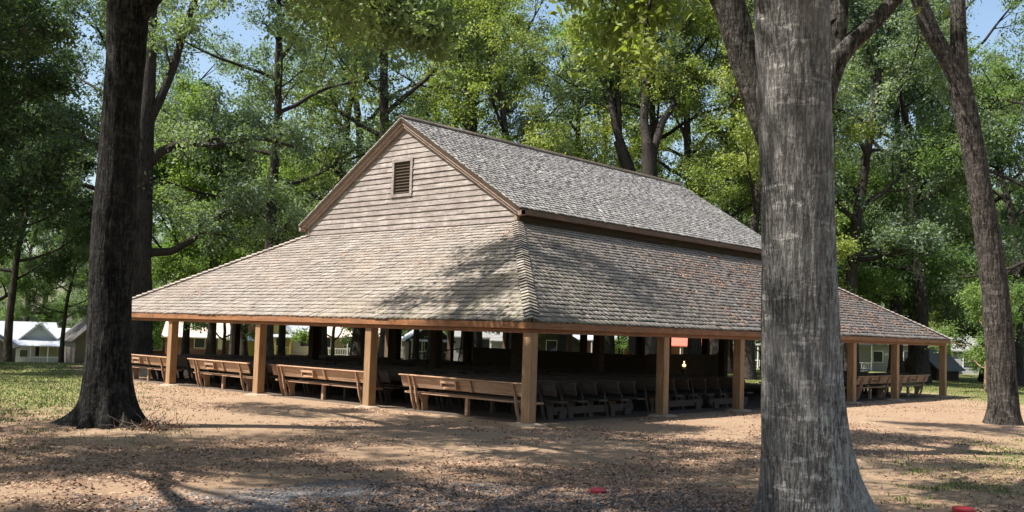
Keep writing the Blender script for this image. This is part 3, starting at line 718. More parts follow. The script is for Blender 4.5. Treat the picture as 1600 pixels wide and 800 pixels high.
cabin('cabin', 'red-roofed cabin with white fascia between two right-hand posts', 1075, 94, .0, 5.0, 6, 2.1, 1.5, 'brick', 'red_roof', None, 'side', (1.2, 1.95, .25, 'white_trim', -2.4, 1.0, 3), [W])
cabin('cabin', 'white cabin with slim posts seen left of the lichened trunk', 1150, 98, .0, 7.5, 6, 2.3, 1.4, 'grey_boards', 'grey_roof', None, 'side', (1.6, 2.3, .2, 'white_trim', -3.4, 3.4, 12), [W])
cabin('cabin', 'long dark grey house with white porch column behind the right eave', 1372, 104, .0, 11.5, 8, 3.0, 1.9, 'grey_boards', 'grey_roof', None, 'side', (1.8, 2.7, .3, 'white_trim', -5.5, -.5, 3), [W, (3, 1, .9, 1.2, 'dark_glass', False)])
cabin('cabin', 'tall pale house with steep grey gable above the right eave corner', 1446, 108, .55, 5.2, 8, 3.2, 3.1, 'green_boards', 'grey_roof', 'grey_boards', 'front', None, [W])
cabin('cabin', 'low pale grey cottage with white window behind the small crape myrtle', 1515, 106, .0, 4.6, 6, 2.6, 1.6, 'grey_boards', 'grey_roof', None, 'side', None, [(.0, .7, 1.2, 1.5, 'dark_glass', False)])
cabin('cabin', 'cream cabin with red roof edge at the far right picture edge', 1592, 92, -.2, 2.6, 4, 2.1, .6, 'tan_boards', 'red_roof', None, 'side')
# log shed under the far right corner of the roof
x, y, z = ground_at(1437, 72)
az = math.atan2(y-CAM[1], x-CAM[0]); sh = empty('log_shed', (x, y, z-.0), az-math.pi/2-.45); tag(sh, 'dark slatted shed with steep gabled shingle roof behind the far right post', 'shed', 'cabins around the grove')
sw = MB(); sw.box(-1.25, 1.25, .0, 3.6, -.5, .95); sw.build('wall', M['dark_wood'], sh)
for k in range(17): MB().box(1.252, 1.30, .05+.21*k, .17+.21*k, -.5, .95).build('slat', M['grey_boards'] if k % 1 else M['log'], sh)
MB().prism([(-1.25, -.0, .953), (1.25, -.0, .953), (0, -.0, 2.05)], (0, 3.6, 0)).build('gable', M['log'], sh)
rm = MB()
for s in (-1, 1):
    e = Vector((s*1.6, -.35, .65)); r = Vector((0, -.35, 2.08)); rm.prism([e, r, r+Vector((0, 0, .1)), e+Vector((0, 0, .1))], (0, 4.3, 0))
rm.build('roof', M['grey_roof'], sh)
tm = MB()
for s in (-1, 1): tm.bar((s*1.6, -.38, .68), (0, -.38, 2.12), .04, .12)
tm.build('barge_board', M['log'], sh)

# ------------------------------------------------------------------ trees
def leaves(centers, rads, n_per, size, seed, tints=None, flatten=.7, aspect=.5):
    r = np.random.default_rng(seed); K = len(centers); N = K*n_per
    c = np.repeat(np.asarray(centers), n_per, 0); rad = np.repeat(np.asarray(rads), n_per)
    d = r.normal(size=(N, 3)); d /= np.linalg.norm(d, axis=1)[:, None]; d *= (r.uniform(0, 1, N)**.6*r.uniform(.7, 1.35, N))[:, None]; d[:, 2] *= flatten
    p = c+d*rad[:, None]
    nrm = r.normal(size=(N, 3))*.8+np.array([0, 0, .75])+d*.3; nrm /= np.linalg.norm(nrm, axis=1)[:, None]
    t = r.normal(size=(N, 3)); t -= nrm*(t*nrm).sum(1)[:, None]; t /= np.linalg.norm(t, axis=1)[:, None]
    t[:, 2] -= .25
    b = np.cross(nrm, t); L = size*r.uniform(.65, 1.35, N)
    a = p; tip = p+t*L[:, None]; mid = p+t*(L*.5)[:, None]+nrm*(L*.10)[:, None]
    wv = b*(L*aspect*.5)[:, None]
    V = np.stack([a, mid+wv, tip, mid-wv], 1).reshape(-1, 3)
    Q = np.arange(N*4).reshape(N, 4)
    ct = r.uniform(0, 1, K) if tints is None else np.asarray(tints)
    T = np.clip(np.repeat(ct, n_per)*.6+r.uniform(0, .4, N), 0, 1)
    return V, Q, T
def branch(r, p0, d, L, r0, r1, n, wob=.16, up_=.05):
    P = [np.array(p0, float)]; d = np.array(d, float); d /= np.linalg.norm(d)
    for k in range(n):
        d = d+r.normal(0, wob, 3)+np.array([0, 0, up_]); d /= np.linalg.norm(d); P.append(P[-1]+d*L/n)
    return np.array(P), np.linspace(r0, r1, n+1)
def perp(r, d, ang):
    d = d/np.linalg.norm(d); v = r.normal(size=3); v -= d*(v@d); v /= np.linalg.norm(v); return d*math.cos(ang)+v*math.sin(ang)
class TreeBuf:
    def __init__(s): s.V = []; s.Q = []; s.n = 0
    def add(s, V, Q): s.V.append(V); s.Q.append(Q+s.n); s.n += len(V)
    def mesh(s, name): return np_mesh(name, np.concatenate(s.V), np.concatenate(s.Q), smooth=True)
def sub_branch(r, buf, cl, P, R, L, n2, n3, seg=(6, 4), t0=.3, cr=.6, spread=.9):
    """side branches on a limb, collecting leaf cluster centres"""
    for k in range(n2):
        t = t0+(1-t0)*(k+r.uniform(0, 1))/n2; f = t*(len(P)-1); i = min(int(f), len(P)-2); q = P[i]+(P[i+1]-P[i])*(f-i)
        dd = perp(r, P[i+1]-P[i], r.uniform(.5, 1.1)*spread)+np.array([0, 0, .1])
        l2 = L*r.uniform(.35, .6)*(1.15-.5*t); r2 = max(R[i]*.5, .02)
        P2, R2 = branch(r, q, dd, l2, r2, r2*.25, 5, .2, .03); buf.add(*tube_np(P2, R2, seg[0])); cl.append((P2[-1], cr)); cl.append((P2[3], cr*.9))
        for m in range(n3):
            t3 = r.uniform(.25, 1); i3 = min(int(t3*5), 4); dd3 = perp(r, P2[i3+1]-P2[i3], r.uniform(.5, 1.2))
            l3 = l2*r.uniform(.3, .6); P3, R3 = branch(r, P2[i3], dd3, l3, max(r2*.35, .012), .006, 3, .22, .0)
            buf.add(*tube_np(P3, R3, seg[1])); cl.append((P3[-1], cr)); cl.append((P3[2], cr*.8))
def gen_tree(seed, H, r0, base, crown_r, n1=11, n2=6, n3=4, per=44, size=.15, cr=.65, lean=(0, 0), droop=0.0, tseg=14, shape=1.0):
    r = np.random.default_rng(seed); buf = TreeBuf(); cl = []
    n = 14; P = []; x = np.array([0., 0, -.4]); d = np.array([lean[0], lean[1], 1.0]); d /= np.linalg.norm(d)
    for k in range(n+1):
        P.append(x.copy()); d = d+r.normal(0, .045, 3)*(k > 2); d[2] = max(d[2], .8); d /= np.linalg.norm(d); x = x+d*(H*.92+.4)/n
    P = np.array(P); t = np.linspace(0, 1, n+1); R = r0*(1-t*.9)**.8; R[0] *= 1.6; R[1] *= 1.05
    Pf = np.array([np.interp(np.linspace(0, 1, 40), t, P[:, q]) for q in range(3)]).T; Rf = np.interp(np.linspace(0, 1, 40), t, R)
    buf.add(*tube_np(Pf, Rf, tseg))
    for k in range(n1):
        hh = base+(H*.9-base)*((k+r.uniform(0, .8))/n1); f = np.clip(hh/(H*.92), 0, .99)*n; i = int(f); q = P[i]+(P[i+1]-P[i])*(f-i)
        u = (hh-base)/(H-base); prof = (math.sin(math.pi*min(1, u*.85+.22)))**.7
        az = k*2.4+r.uniform(-.5, .5); el = .15+.75*u+r.uniform(-.15, .25)-droop
        dd = np.array([math.cos(az)*math.cos(el), math.sin(az)*math.cos(el), math.sin(el)])
        L = crown_r*prof*r.uniform(.85, 1.2); rr_ = np.interp(hh, np.linspace(0, H, n+1), R)*.55
        P1, R1 = branch(r, q, dd, L, rr_, rr_*.2, 7, .13, .05-droop*.1); buf.add(*tube_np(P1, R1, 8))
        sub_branch(r, buf, cl, P1, R1, L, n2, n3, cr=cr)
    sub_branch(r, buf, cl, P[-6:], R[-6:], crown_r*.6, n2+2, n3, cr=cr)
    c = np.array([a for a, _ in cl]); rd = np.array([b for _, b in cl])*r.uniform(.55, 1.5, len(cl))
    cc = vnoise(c[:, 0]*.45+50, c[:, 2]*.45+c[:, 1]*.3+50, seed)
    V, Q, T = leaves(c, rd, per, size, seed+1, np.clip(cc*1.1+r.normal(0, .12, len(c))-.05, 0, 1))
    return buf, (V, Q, T)
def place_tree(name, label, buf_or_mesh, crown_mesh, mats, loc, rz, sc, group):
    t = empty(name, loc, rz); t.scale = (sc, sc, sc); tag(t, label, 'tree', group)
    tr = bpy.data.objects.new('trunk', buf_or_mesh); COL.objects.link(tr); tr.parent = t
    cr = bpy.data.objects.new('crown', crown_mesh); COL.objects.link(cr); cr.parent = t
    for o, m in ((tr, mats[0]), (cr, mats[1])):
        if not o.data.materials: o.data.materials.append(m)
        o.material_slots[0].link = 'OBJECT'; o.material_slots[0].material = m
    return t
VAR = {}
def variant(key, *a, **k):
    buf, (V, Q, T) = gen_tree(*a, **k); VAR[key] = (buf.mesh('trunk'), np_mesh('crown', V, Q, T))
variant('A', 101, 24, .42, 5.0, 6.2, n1=15, n2=6, n3=4, per=57, size=.165, cr=.80)
variant('B', 202, 26, .45, 7.0, 6.8, n1=15, n2=6, n3=4, per=57, size=.16, cr=.80)
variant('C', 303, 22, .36, 3.5, 5.6, n1=16, n2=5, n3=4, per=60, size=.17, cr=.82)
variant('D', 404, 25, .40, 6.0, 7.4, n1=13, n2=6, n3=4, per=52, size=.165, cr=.75, droop=.1)
variant('U', 505, 8.0, .13, 1.2, 3.0, n1=12, n2=4, n3=3, per=50, size=.19, cr=.6)
variant('K', 909, 15, .26, 5.0, 5.2, n1=15, n2=6, n3=4, per=57, size=.165, cr=.75)
variant('L', 808, 14, .26, 3.0, 5.0, n1=17, n2=6, n3=4, per=57, size=.165, cr=.75)
variant('M', 606, 5.2, .09, 1.3, 2.2, n1=10, n2=4, n3=3, per=40, size=.12, cr=.45)
variant('N', 707, 21, .45, 9.0, 7.2, n1=13, n2=6, n3=3, per=62, size=.16, cr=.78)
GB = 'tall trees of the grove behind the pavilion'
rt = random.Random(9)
LM = [M['leaf_oak'], M['leaf_cool'], M['leaf_yellow'], M['leaf_low'], M['leaf_dark']]
LN = ['deep green', 'blue-green', 'yellowing', 'bright green']
# (pixel x of trunk, distance, variant, leaf, scale, label)
BG = [(-260, 50, 'A', 0, 1.0, 'tall oak well outside the left edge, nearest of the outside three'),  # this and the next two: unseen oaks added to shade the left foliage
      (-330, 64, 'B', 0, 1.0, 'tall oak well outside the left edge, farthest of the outside three'),
      (-210, 41, 'K', 4, 1.2, 'broad low-crowned oak just outside the left picture edge'),
      (-130, 46, 'A', 4, 1.0, 'tall dark oak off the left picture edge, its crown filling the upper left corner'),
      (-120, 37, 'K', 4, 1.15, 'dark spreading tree at the left picture edge, in front of the white cabin'),
      (97, 72, 'K', 1, .72, 'slim dark trunk standing in front of the shuttered white cabin'),
      (330, 62, 'C', 3, .85, 'bright green tree behind the low left slope of the skirt roof'),
      (415, 52, 'D', 1, 1.0, 'blue-green tree with gaps of sky left of the gable'),
      (500, 60, 'A', 0, 1.05, 'deep green tree rising behind the left rake of the gable'),
      (606, 54, 'B', 2, 1.0, 'yellow-green tree directly above the gable peak'),
      (730, 62, 'A', 1, 1.05, 'blue-green tree above the ridge just right of the gable peak'),
      (800, 57, 'D', 2, .95, 'yellowing tree above the front third of the ridge'),
      (880, 66, 'B', 2, .95, 'yellow-green tree above the middle of the ridge'),
      (1010, 60, 'D', 0, 1.0, 'dark forking tree behind the far end of the ridge'),
      (1085, 58, 'B', 2, 1.0, 'yellow-green tree right of the far ridge end'),
      (1170, 54, 'C', 2, 1.0, 'yellow-green tree just left of the lichened foreground trunk'),
      (1330, 56, 'A', 1, 1.0, 'blue-green tree just right of the lichened foreground trunk'),
      (1400, 68, 'B', 0, 1.0, 'deep green tree behind the pale gable at the right'),
      (1478, 84, 'A', 2, .9, 'yellowing tree with dark trunk behind the far right eave corner'),
      (1590, 62, 'C', 0, 1.0, 'deep green tree right of the leaning right trunk'),
      (1690, 50, 'D', 3, 1.0, 'bright green tree whose limbs enter from the right picture edge'),
      (-60, 92, 'B', 1, 1.0, 'far blue-green tree beyond the cabin at the left edge'),
      (40, 118, 'A', 3, .95, 'far bright tree right behind the shuttered white cabin'),
      (160, 126, 'C', 1, 1.0, 'far blue-green tree hidden mostly by the thick left trunk'),
      (285, 119, 'A', 3, 1.0, 'far bright tree beyond the tan-roofed brown cabin'),
      (370, 126, 'B', 0, 1.0, 'far deep green tree beyond the small yellow hut'),
      (452, 118, 'C', 1, 1.0, 'far blue-green tree beyond the yellow gabled cabin'),
      (560, 122, 'D', 0, 1.0, 'far deep green tree beyond the long tan cabin'),
      (660, 116, 'A', 3, 1.0, 'far bright tree beyond the dark porch cabin'),
      (780, 120, 'C', 0, 1.0, 'far deep green tree beyond the near corner post'),
      (930, 126, 'B', 1, 1.0, 'far blue-green tree beyond the brick cabin'),
      (1040, 124, 'A', 0, 1.0, 'far deep green tree beyond the red-roofed cabin'),
      (1130, 119, 'D', 3, 1.0, 'far bright tree beyond the cabin with slim posts'),
      (1260, 104, 'C', 0, 1.2, 'far deep green tree hidden behind the lichened trunk'),
      (1370, 124, 'B', 1, 1.0, 'far blue-green tree beyond the long dark grey house'),
      (1540, 118, 'A', 3, 1.0, 'far bright tree behind the small crape myrtle'),
      (1640, 108, 'C', 0, 1.1, 'far deep green tree beyond the right picture edge'),
      (150, 60, 'B', 1, 1.0, 'tall blue-green tree whose trunk hides behind the thick left oak'),
      (-20, 70, 'A', 3, .9, 'tall bright tree behind the low dark tree at the left edge'),
      (380, 84, 'A', 0, .85, 'tall deep green tree far behind the middle of the left hip'),
      (1290, 76, 'B', 2, 1.1, 'tall yellowing tree hidden mostly behind the lichened trunk'),
      (1440, 60, 'D', 1, 1.05, 'tall blue-green tree left of the fork of the curving right trunk'),
      (560, 72, 'D', 1, 1.25, 'very tall blue-green oak just left of the gable peak'),
      (680, 76, 'A', 2, 1.3, 'very tall yellow-green oak just right of the gable peak'),
      (950, 78, 'A', 3, 1.35, 'very tall bright oak above the rear half of the ridge'),
      (1120, 72, 'D', 0, 1.3, 'very tall deep green oak left of the lichened trunk, above the far rake'),
      (1430, 74, 'A', 1, 1.3, 'very tall blue-green oak left of the curving right trunk'),
      (1545, 70, 'D', 0, 1.3, 'very tall deep green oak behind the curving right trunk'),
      (12, 60, 'K', 4, 1.05, 'low dark broad-crowned tree at the left picture edge'),
      (290, 66, 'L', 3, 1.0, 'low bright green tree directly above the left end of the skirt roof'),
      (365, 58, 'L', 3, 1.0, 'low bright green tree above the middle of the left hip'),
      (440, 70, 'L', 1, 1.1, 'low blue-green tree just left of the gable eave'),
      (1325, 66, 'L', 3, 1.1, 'low bright green tree in the angle between lichened trunk and right hip'),
      (1395, 76, 'L', 0, 1.1, 'low deep green tree above the right hip of the skirt roof'),
      (1480, 92, 'L', 2, 1.2, 'low yellowing tree above the far right eave corner'),
      (1575, 74, 'L', 1, 1.0, 'low blue-green tree just right of the leaning right trunk'),
      (650, 78, 'L', 1, 1.1, 'low blue-green tree hidden behind the gable'),
      (1140, 74, 'L', 0, 1.2, 'low deep green tree above the far rake, left of the lichened trunk')]
for q_ in range(20):
    BG.append((-120+92*q_, 140+(q_*37) % 30, 'CABL'[q_ % 4], [0, 1, 3, 1, 0][q_ % 5], 1.0 if q_ % 4 != 3 else 1.7, 'distant tree closing the far side of the grove, %s of them from the left' % 'first second third fourth fifth sixth seventh eighth ninth tenth eleventh twelfth thirteenth fourteenth fifteenth sixteenth seventeenth eighteenth nineteenth twentieth'.split()[q_]))
for (px, D, v, lf, sc, lab) in BG:
    x, y, z = ground_at(px, D)
    place_tree('oak_tree', lab, VAR[v][0], VAR[v][1], (M['bark_far'], LM[lf]), (x, y, z), rt.uniform(0, 6.28), sc*rt.uniform(.95, 1.05), GB)
GU = 'low young trees between the cabins'
UB = [(75, 126, 3), (200, 78, 3), (268, 96, 3), (350, 80, 1), (405, 110, 3), (520, 80, 3), (575, 84, 1), (640, 108, 3), (708, 98, 1),
      (808, 84, 2), (905, 112, 1), (968, 92, 3), (1050, 108, 0), (1110, 100, 3), (1190, 90, 0), (1305, 112, 3), (1340, 116, 0), (1410, 120, 2), (1500, 112, 2), (1535, 94, 3), (1575, 106, 1), (1620, 84, 3), (25, 124, 1), (160, 120, 0),
      (330, 116, 0), (600, 118, 0), (690, 120, 3), (880, 118, 0), (1010, 118, 1), (1240, 110, 0), (1460, 126, 0)]
where = ['left of', 'right of']
for k, (px, D, lf) in enumerate(UB):
    x, y, z = ground_at(px, D)
    place_tree('young_tree', 'low %s tree among the cabins, tree %s from the left' % (LN[lf], ['first', 'second', 'third', 'fourth', 'fifth', 'sixth', 'seventh', 'eighth', 'ninth', 'tenth', 'eleventh', 'twelfth', 'thirteenth', 'fourteenth', 'fifteenth', 'sixteenth', 'seventeenth', 'eighteenth', 'nineteenth', 'twentieth', 'twenty-first', 'twenty-second', 'twenty-third', 'twenty-fourth', 'twenty-fifth', 'twenty-sixth', 'twenty-seventh', 'twenty-eighth', 'twenty-ninth', 'thirtieth', 'thirty-first', 'thirty-second', 'thirty-third', 'thirty-fourth', 'thirty-fifth', 'thirty-sixth', 'thirty-seventh', 'thirty-eighth'][sorted(range(len(UB)), key=lambda i: UB[i][0]).index(k)]),
               VAR['U'][0], VAR['U'][1], (M['bark_far'], LM[lf]), (x, y, z), rt.uniform(0, 6.28), rt.uniform(.85, 1.25), GU)
# crape myrtle by the right trunk
x, y, z = ground_at(1540, 46)
mt = place_tree('crape_myrtle', 'small bright crape myrtle with tan stems just left of the leaning right trunk', VAR['M'][0], VAR['M'][1], (M['bark_smooth'], M['leaf_low']), (x, y, z), 1.0, .95, None)
# trees outside the frame that shade the foreground
for k, (x, y, v, s, rz) in enumerate([(-19.5, 2.5, 'N', 1.0, 0.3), (-16.0, -2.0, 'N', .85, 5.2), (-19.0, -7.0, 'N', .85, 1.7), (-27, -5.5, 'N', .95, 2.2), (-25.0, 12.5, 'N', 1.0, 1.1), (-33, 3, 'N', 1.1, 5.0), (-11.0, -19.5, 'N', .9, 3.0), (-13, 27, 'N', .85, 0.9), (-22.5, -3.0, 'N', .9, 2.9)]):
    place_tree('oak_tree', 'tall oak outside the left picture edge, %s nearest to the camera' % ['third', 'first', 'second', 'sixth', 'seventh', 'eighth', 'fourth', 'ninth', 'fifth'][k], VAR[v][0], VAR[v][1], (M['bark_far'], M['leaf_oak']), (x, y, float(gz(x, y))), rz, s, None)

# ---- hero trees
def hero_trunk(path, radii, seg, seed, ridge=.02, flare=0.0, lobes=5, step=.05, kx=34, roots=()):
    """path in world coordinates, first point on the ground"""
    P = np.array(path, float); L = np.concatenate([[0], np.cumsum(np.linalg.norm(np.diff(P, axis=0), axis=1))])
    s = np.arange(0, L[-1], step); 
    def sm(vals):       # smooth interpolation
        from numpy import interp
        c = interp(s, L, vals); k = max(3, int(.5/step)) | 1; ker = np.ones(k)/k
        return np.convolve(np.pad(c, k//2, 'edge'), ker, 'valid')
    C = np.stack([sm(P[:, q]) for q in range(3)], 1); R = sm(radii)
    V, Q = tube_np(C, R, seg); V = V.reshape(len(s), seg, 3); th = np.arange(seg)/seg
    TH, SS = np.meshgrid(th, s)
    n1 = vnoise(TH*kx, SS*2.0, seed, kx); n2 = vnoise(TH*kx*2, SS*4.5, seed+1, kx*2); n3 = vnoise(TH*6, SS*.8, seed+2, 6)
    disp = ridge*(n1-.5)+ridge*.6*(n2-.5)+.10*R[:, None]*(n3-.5)
    lob = 0
    dirv = V-C[:, None]; dirv /= np.linalg.norm(dirv, axis=2)[:, :, None]
    if flare:
        ang = np.arctan2(dirv[..., 1], dirv[..., 0]); r5 = np.random.default_rng(seed+77); z = SS-.2
        lb = list(roots) or [(a_+r5.uniform(-.25, .25), flare*r5.uniform(.7, 1.3), .45, r5.uniform(.25, .4)) for a_ in np.linspace(0, 6.28, lobes, endpoint=False)]
        disp = disp+flare*.5*np.exp(-np.clip(z, -.2, 9)/.45)
        for (a_, am, wd, hd) in lb:
            dd = (ang-a_+math.pi) % (2*math.pi)-math.pi
            disp = disp+am*np.exp(-(dd/wd)**2)*np.exp(-np.clip(z, -.05, 9)/hd)
    V = V+dirv*disp[..., None]
    return V.reshape(-1, 3), Q
def hero(name, label, base, trunk, limbs, mats, seed, per, size, cr, crown_from, group=None, seg=96, ridge=.02, flare=.3, lobes=5, roots=(), kx=34, extra=None, step=.05):
    """trunk: list of (point, radius); limbs: list of lists of (point, radius); all world."""
    r = np.random.default_rng(seed); b0 = np.array(base, float); buf = TreeBuf(); cl = []
    V, Q = hero_trunk([p for p, _ in trunk], [q for _, q in trunk], seg, seed, ridge, flare, lobes, step=step, kx=kx, roots=roots)
    buf.add(V-b0, Q)
    for li, lb in enumerate(limbs):
        V, Q = hero_trunk([p for p, _ in lb], [q for _, q in lb], 40, seed+li+9, ridge*.7, 0, step=.06, kx=14); buf.add(V-b0, Q)
        P = np.array([p for p, _ in lb]); R = np.array([q for _, q in lb]); k0 = crown_from[li] if li < len(crown_from) else 0
        t = np.linspace(0, 1, len(P)); tt = np.linspace(k0, 1, 8)
        P2 = np.stack([np.interp(tt, t, P[:, q]) for q in range(3)], 1)-b0; R2 = np.interp(tt, t, R)
        L = np.linalg.norm(P2[-1]-P2[0]); sub_branch(r, buf, cl, P2, R2*.6, max(4.2, L*.7), 9, 5, cr=cr, t0=.05)
    t = empty(name, b0); tag(t, label, 'tree', group)
    tm_ = buf.mesh('trunk'); link_mesh('trunk', tm_, mats[0], t)
    c = np.array([a for a, _ in cl]); rd = np.array([b for _, b in cl])*r.uniform(.7, 1.25, len(cl))
    if extra is not None:
        keep = np.array([extra(q+b0) for q in c]); c = c[keep]; rd = rd[keep]
    cc = vnoise(c[:, 0]*.5+50, c[:, 2]*.5+c[:, 1]*.3+50, seed)
    V, Q, T = leaves(c, rd, per, size, seed+1, cc)
    link_mesh('crown', np_mesh('crown', V, Q, T), mats[1], t)
    return t
def depth(p): return float((np.array(p)-CAM)@_F)
# thick oak at the left
b = zpx(167, 664); D = depth(b); S_ = D/FPX
def A(px, py, d=0.0): return at(px, py, D+d)
tr = [((b[0], b[1], -.25), .47), (A(168, 600), .44), (A(171, 520), .385), (A(175, 400), .375), (A(181, 300), .36), (A(189, 180), .34), (A(196, 90), .345), (A(199, 30), .37), (A(200, -10), .33)]
up3 = lambda p, dz, dx=0, dy=0: (p[0]+dx, p[1]+dy, p[2]+dz)
l1 = [(A(205, 40), .20), (A(228, 5), .19), (A(260, -35), .18), (A(330, -90), .15), (A(430, -150, .5), .11), (A(560, -190, 1.5), .06)]
l2 = [(A(196, 40), .25), (A(190, -30), .24), (A(180, -140), .2), (A(150, -260, -1), .14), (A(110, -380, -2), .08)]
l3 = [(A(200, 20), .2), (A(215, -120, 1), .2), (A(240, -260, 2.5), .15), (A(280, -400, 4), .09)]
l4 = [(A(190, -60), .15), (A(120, -130, 1), .13), (A(20, -190, 2.5), .10), (A(-90, -230, 4), .05)]
l5 = [(A(205, -60), .16), (A(280, -200, -2), .13), (A(360, -300, -4.0), .10), (A(420, -380, -6), .05)]
l6 = [((-7.5, 3.1, 8.0), .2), ((-6.4, 4.2, 10.3), .17), ((-5.2, 5.4, 11.8), .13), ((-3.6, 6.1, 12.7), .10), ((-1.8, 6.0, 13.3), .08), ((.4, 5.6, 13.8), .05)]
l7 = [((-7.5, 3.0, 8.5), .2), ((-6.9, 1.2, 10.5), .17), ((-6.2, -1.4, 12.0), .12), ((-5.6, -3.6, 12.6), .06)]
l8 = [(A(203, 10), .2), (A(270, -60), .18), (A(370, -85, .5), .14), (A(480, -50, 1), .10), (A(590, -5, 1.5), .05)]
RD = math.radians
roots = [(RD(128), .80, .26, .20), (RD(152), .35, .25, .22), (RD(-42), .34, .30, .30), (RD(-15), .2, .3, .3), (RD(205), .38, .22, .22), (RD(245), .42, .22, .20), (RD(278), .35, .2, .25), (RD(60), .5, .3, .3)]
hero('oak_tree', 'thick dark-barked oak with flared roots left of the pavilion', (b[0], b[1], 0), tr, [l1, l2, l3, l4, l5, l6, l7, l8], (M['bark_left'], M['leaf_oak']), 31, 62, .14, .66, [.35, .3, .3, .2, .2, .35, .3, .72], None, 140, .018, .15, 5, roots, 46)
# big lichened trunk in the right foreground
b = zpx(1268, 822); D = depth(b)
tr = [((b[0], b[1], -.25), .50), (A(1268, 800), .50), (A(1260, 720), .455), (A(1253, 600), .42), (A(1249, 480), .40), (A(1247, 380), .39), (A(1243, 200), .385), (A(1238, 0), .39), (A(1236, -100), .38), (A(1234, -200), .36)]
l1 = [(A(1236, -120), .25), (A(1150, -260), .2), (A(1040, -380, 1), .14), (A(920, -470, 2), .07)]
l2 = [(A(1236, -140), .25), (A(1330, -300), .2), (A(1440, -430, -1), .13), (A(1560, -520, -2), .07)]
l3 = [(A(1235, -180), .26), (A(1230, -360, 1), .2), (A(1200, -520, 2), .12), (A(1180, -660, 3), .06)]
l4 = [(A(1236, -160), .2), (A(1300, -260, -2), .15), (A(1330, -380, -4), .1), (A(1350, -450, -6), .06)]
roots = [(RD(-42), .38, .34, .34), (RD(-75), .18, .3, .25), (RD(190), .06, .3, .3), (RD(240), .22, .25, .25), (RD(100), .2, .4, .3), (RD(30), .3, .4, .3)]
def above_frame(q):
    d = np.array(q)-CAM; dp = float(d@_F)
    if dp < .5: return True
    u = 800+FPX*float(d@_R2)/dp; v = PPY-FPX*float(d@_U2)/dp; m = .9*FPX/dp
    return v < -m or u < -m or u > 1600+m
hero('oak_tree', 'huge straight grey trunk with pale lichen patches in the right foreground', (b[0], b[1], 0), tr, [l1, l2, l3, l4], (M['bark_big'], M['leaf_oak']), 37, 40, .15, .6, [.2, .2, .2, .2], None, 200, .016, .08, 5, roots, 62, above_frame, .035)
# forked mottled tree hidden behind it
D = 17.5; gp = ground_at(1252, D); b = (gp[0], gp[1], gp[2])
tr = [((b[0], b[1], b[2]-.3), .42), (A(1250, 640), .36), (A(1248, 500), .34), (A(1246, 380), .34), (A(1245, 330), .33)]
l1 = [(A(1243, 350), .26), (A(1222, 260), .26), (A(1186, 170), .25), (A(1160, 80), .275), (A(1138, 0), .28), (A(1116, -60), .27), (A(1070, -90), .22), (A(1020, -60, 1), .15), (A(965, -5, 2), .07)]
l2 = [(A(1247, 350), .27), (A(1262, 240), .25), (A(1292, 130), .20), (A(1310, 80), .20), (A(1350, 50), .14), (A(1385, 15), .13), (A(1430, -40), .12), (A(1500, -110, 1), .09), (A(1600, -160, 2), .05)]
l4 = [(A(1163, 80), .2), ((-1.0, -3.6, 11.0), .17), ((-2.6, -1.6, 13.0), .12), ((-4.2, -.2, 14.0), .06)]  # high limbs, this and the next, added to shade the ground
l5 = [(A(1310, 40), .16), ((1.0, -5.0, 11.5), .14), ((1.6, -2.6, 13.5), .1), ((1.5, .2, 14.5), .05)]
l3 = [(A(1300, 110), .15), (A(1310, 60), .14), (A(1314, 0), .135), (A(1318, -60), .13), (A(1340, -200, 1), .1), (A(1360, -320, 2), .06)]
hero('oak_tree', 'mottled forked tree behind the huge foreground trunk, a limb showing on each side', b, tr, [l1, l2, l3, l4, l5], (M['bark_fork'], M['leaf_yellow']), 41, 44, .15, .6, [.78, .6, .45, .4, .4], None, 90, .014, .15, 5, (), 36)
# leaning trunk at the right
b = zpx(1567, 660); D = depth(b)
tr = [((b[0], b[1], -.25), .40), (A(1567, 630), .35), (A(1562, 540), .35), (A(1556, 460), .325), (A(1545, 380), .31), (A(1532, 300), .30), (A(1520, 230), .29), (A(1508, 170), .285), (A(1498, 120), .29)]
l1 = [(A(1504, 140), .24), (A(1482, 95), .22), (A(1455, 50), .21), (A(1437, 5), .20), (A(1420, -50), .18), (A(1380, -140, 1), .14), (A(1330, -220, 2), .08)]
l2 = [(A(1500, 150), .24), (A(1498, 90), .22), (A(1497, 40), .20), (A(1496, -20), .19), (A(1510, -120), .16), (A(1540, -220, 1), .11), (A(1570, -300, 2), .06)]
l3 = [(A(1530, 240), .10), (A(1570, 180, .5), .09), (A(1640, 120, 1), .07), (A(1720, 70, 2), .04)]
hero('oak_tree', 'tall curving brown trunk forking near the top at the right', (b[0], b[1], 0), tr, [l1, l2], (M['bark_right'], M['leaf_oak']), 43, 50, .17, .7, [.55, .55], None, 100, .018, .10, 5, (), 40)
# big trunk behind the pavilion at the left
D = 45.0; gp = ground_at(222, D); b = (gp[0], gp[1], gp[2])
tr = [((b[0], b[1], b[2]-.3), .62), (A(221, 560), .50), (A(221, 480), .46), (A(221, 380), .44), (A(222, 280), .44), (A(226, 200), .42), (A(232, 150), .32), (A(236, 60), .26), (A(240, -60), .2), (A(245, -150), .1)]
l1 = [(A(232, 395), .20), (A(268, 393), .17), (A(300, 375), .15), (A(345, 335), .12), (A(400, 290, 2), .08)]
l2 = [(A(226, 262), .26), (A(250, 238), .2), (A(285, 222), .16), (A(340, 228), .12), (A(400, 214), .10), (A(470, 232, 1), .05)]
l3 = [(A(228, 200), .24), (A(248, 160), .20), (A(270, 110), .17), (A(290, 40), .15), (A(320, -40), .12), (A(350, -120, 1), .06)]
l4 = [(A(220, 270), .2), (A(180, 240), .17), (A(120, 215, 1), .13), (A(60, 200, 2), .07)]
l5 = [(A(228, 120), .2), (A(200, 40, 2), .17), (A(160, -40, 3), .12), (A(120, -110, 4), .06)]
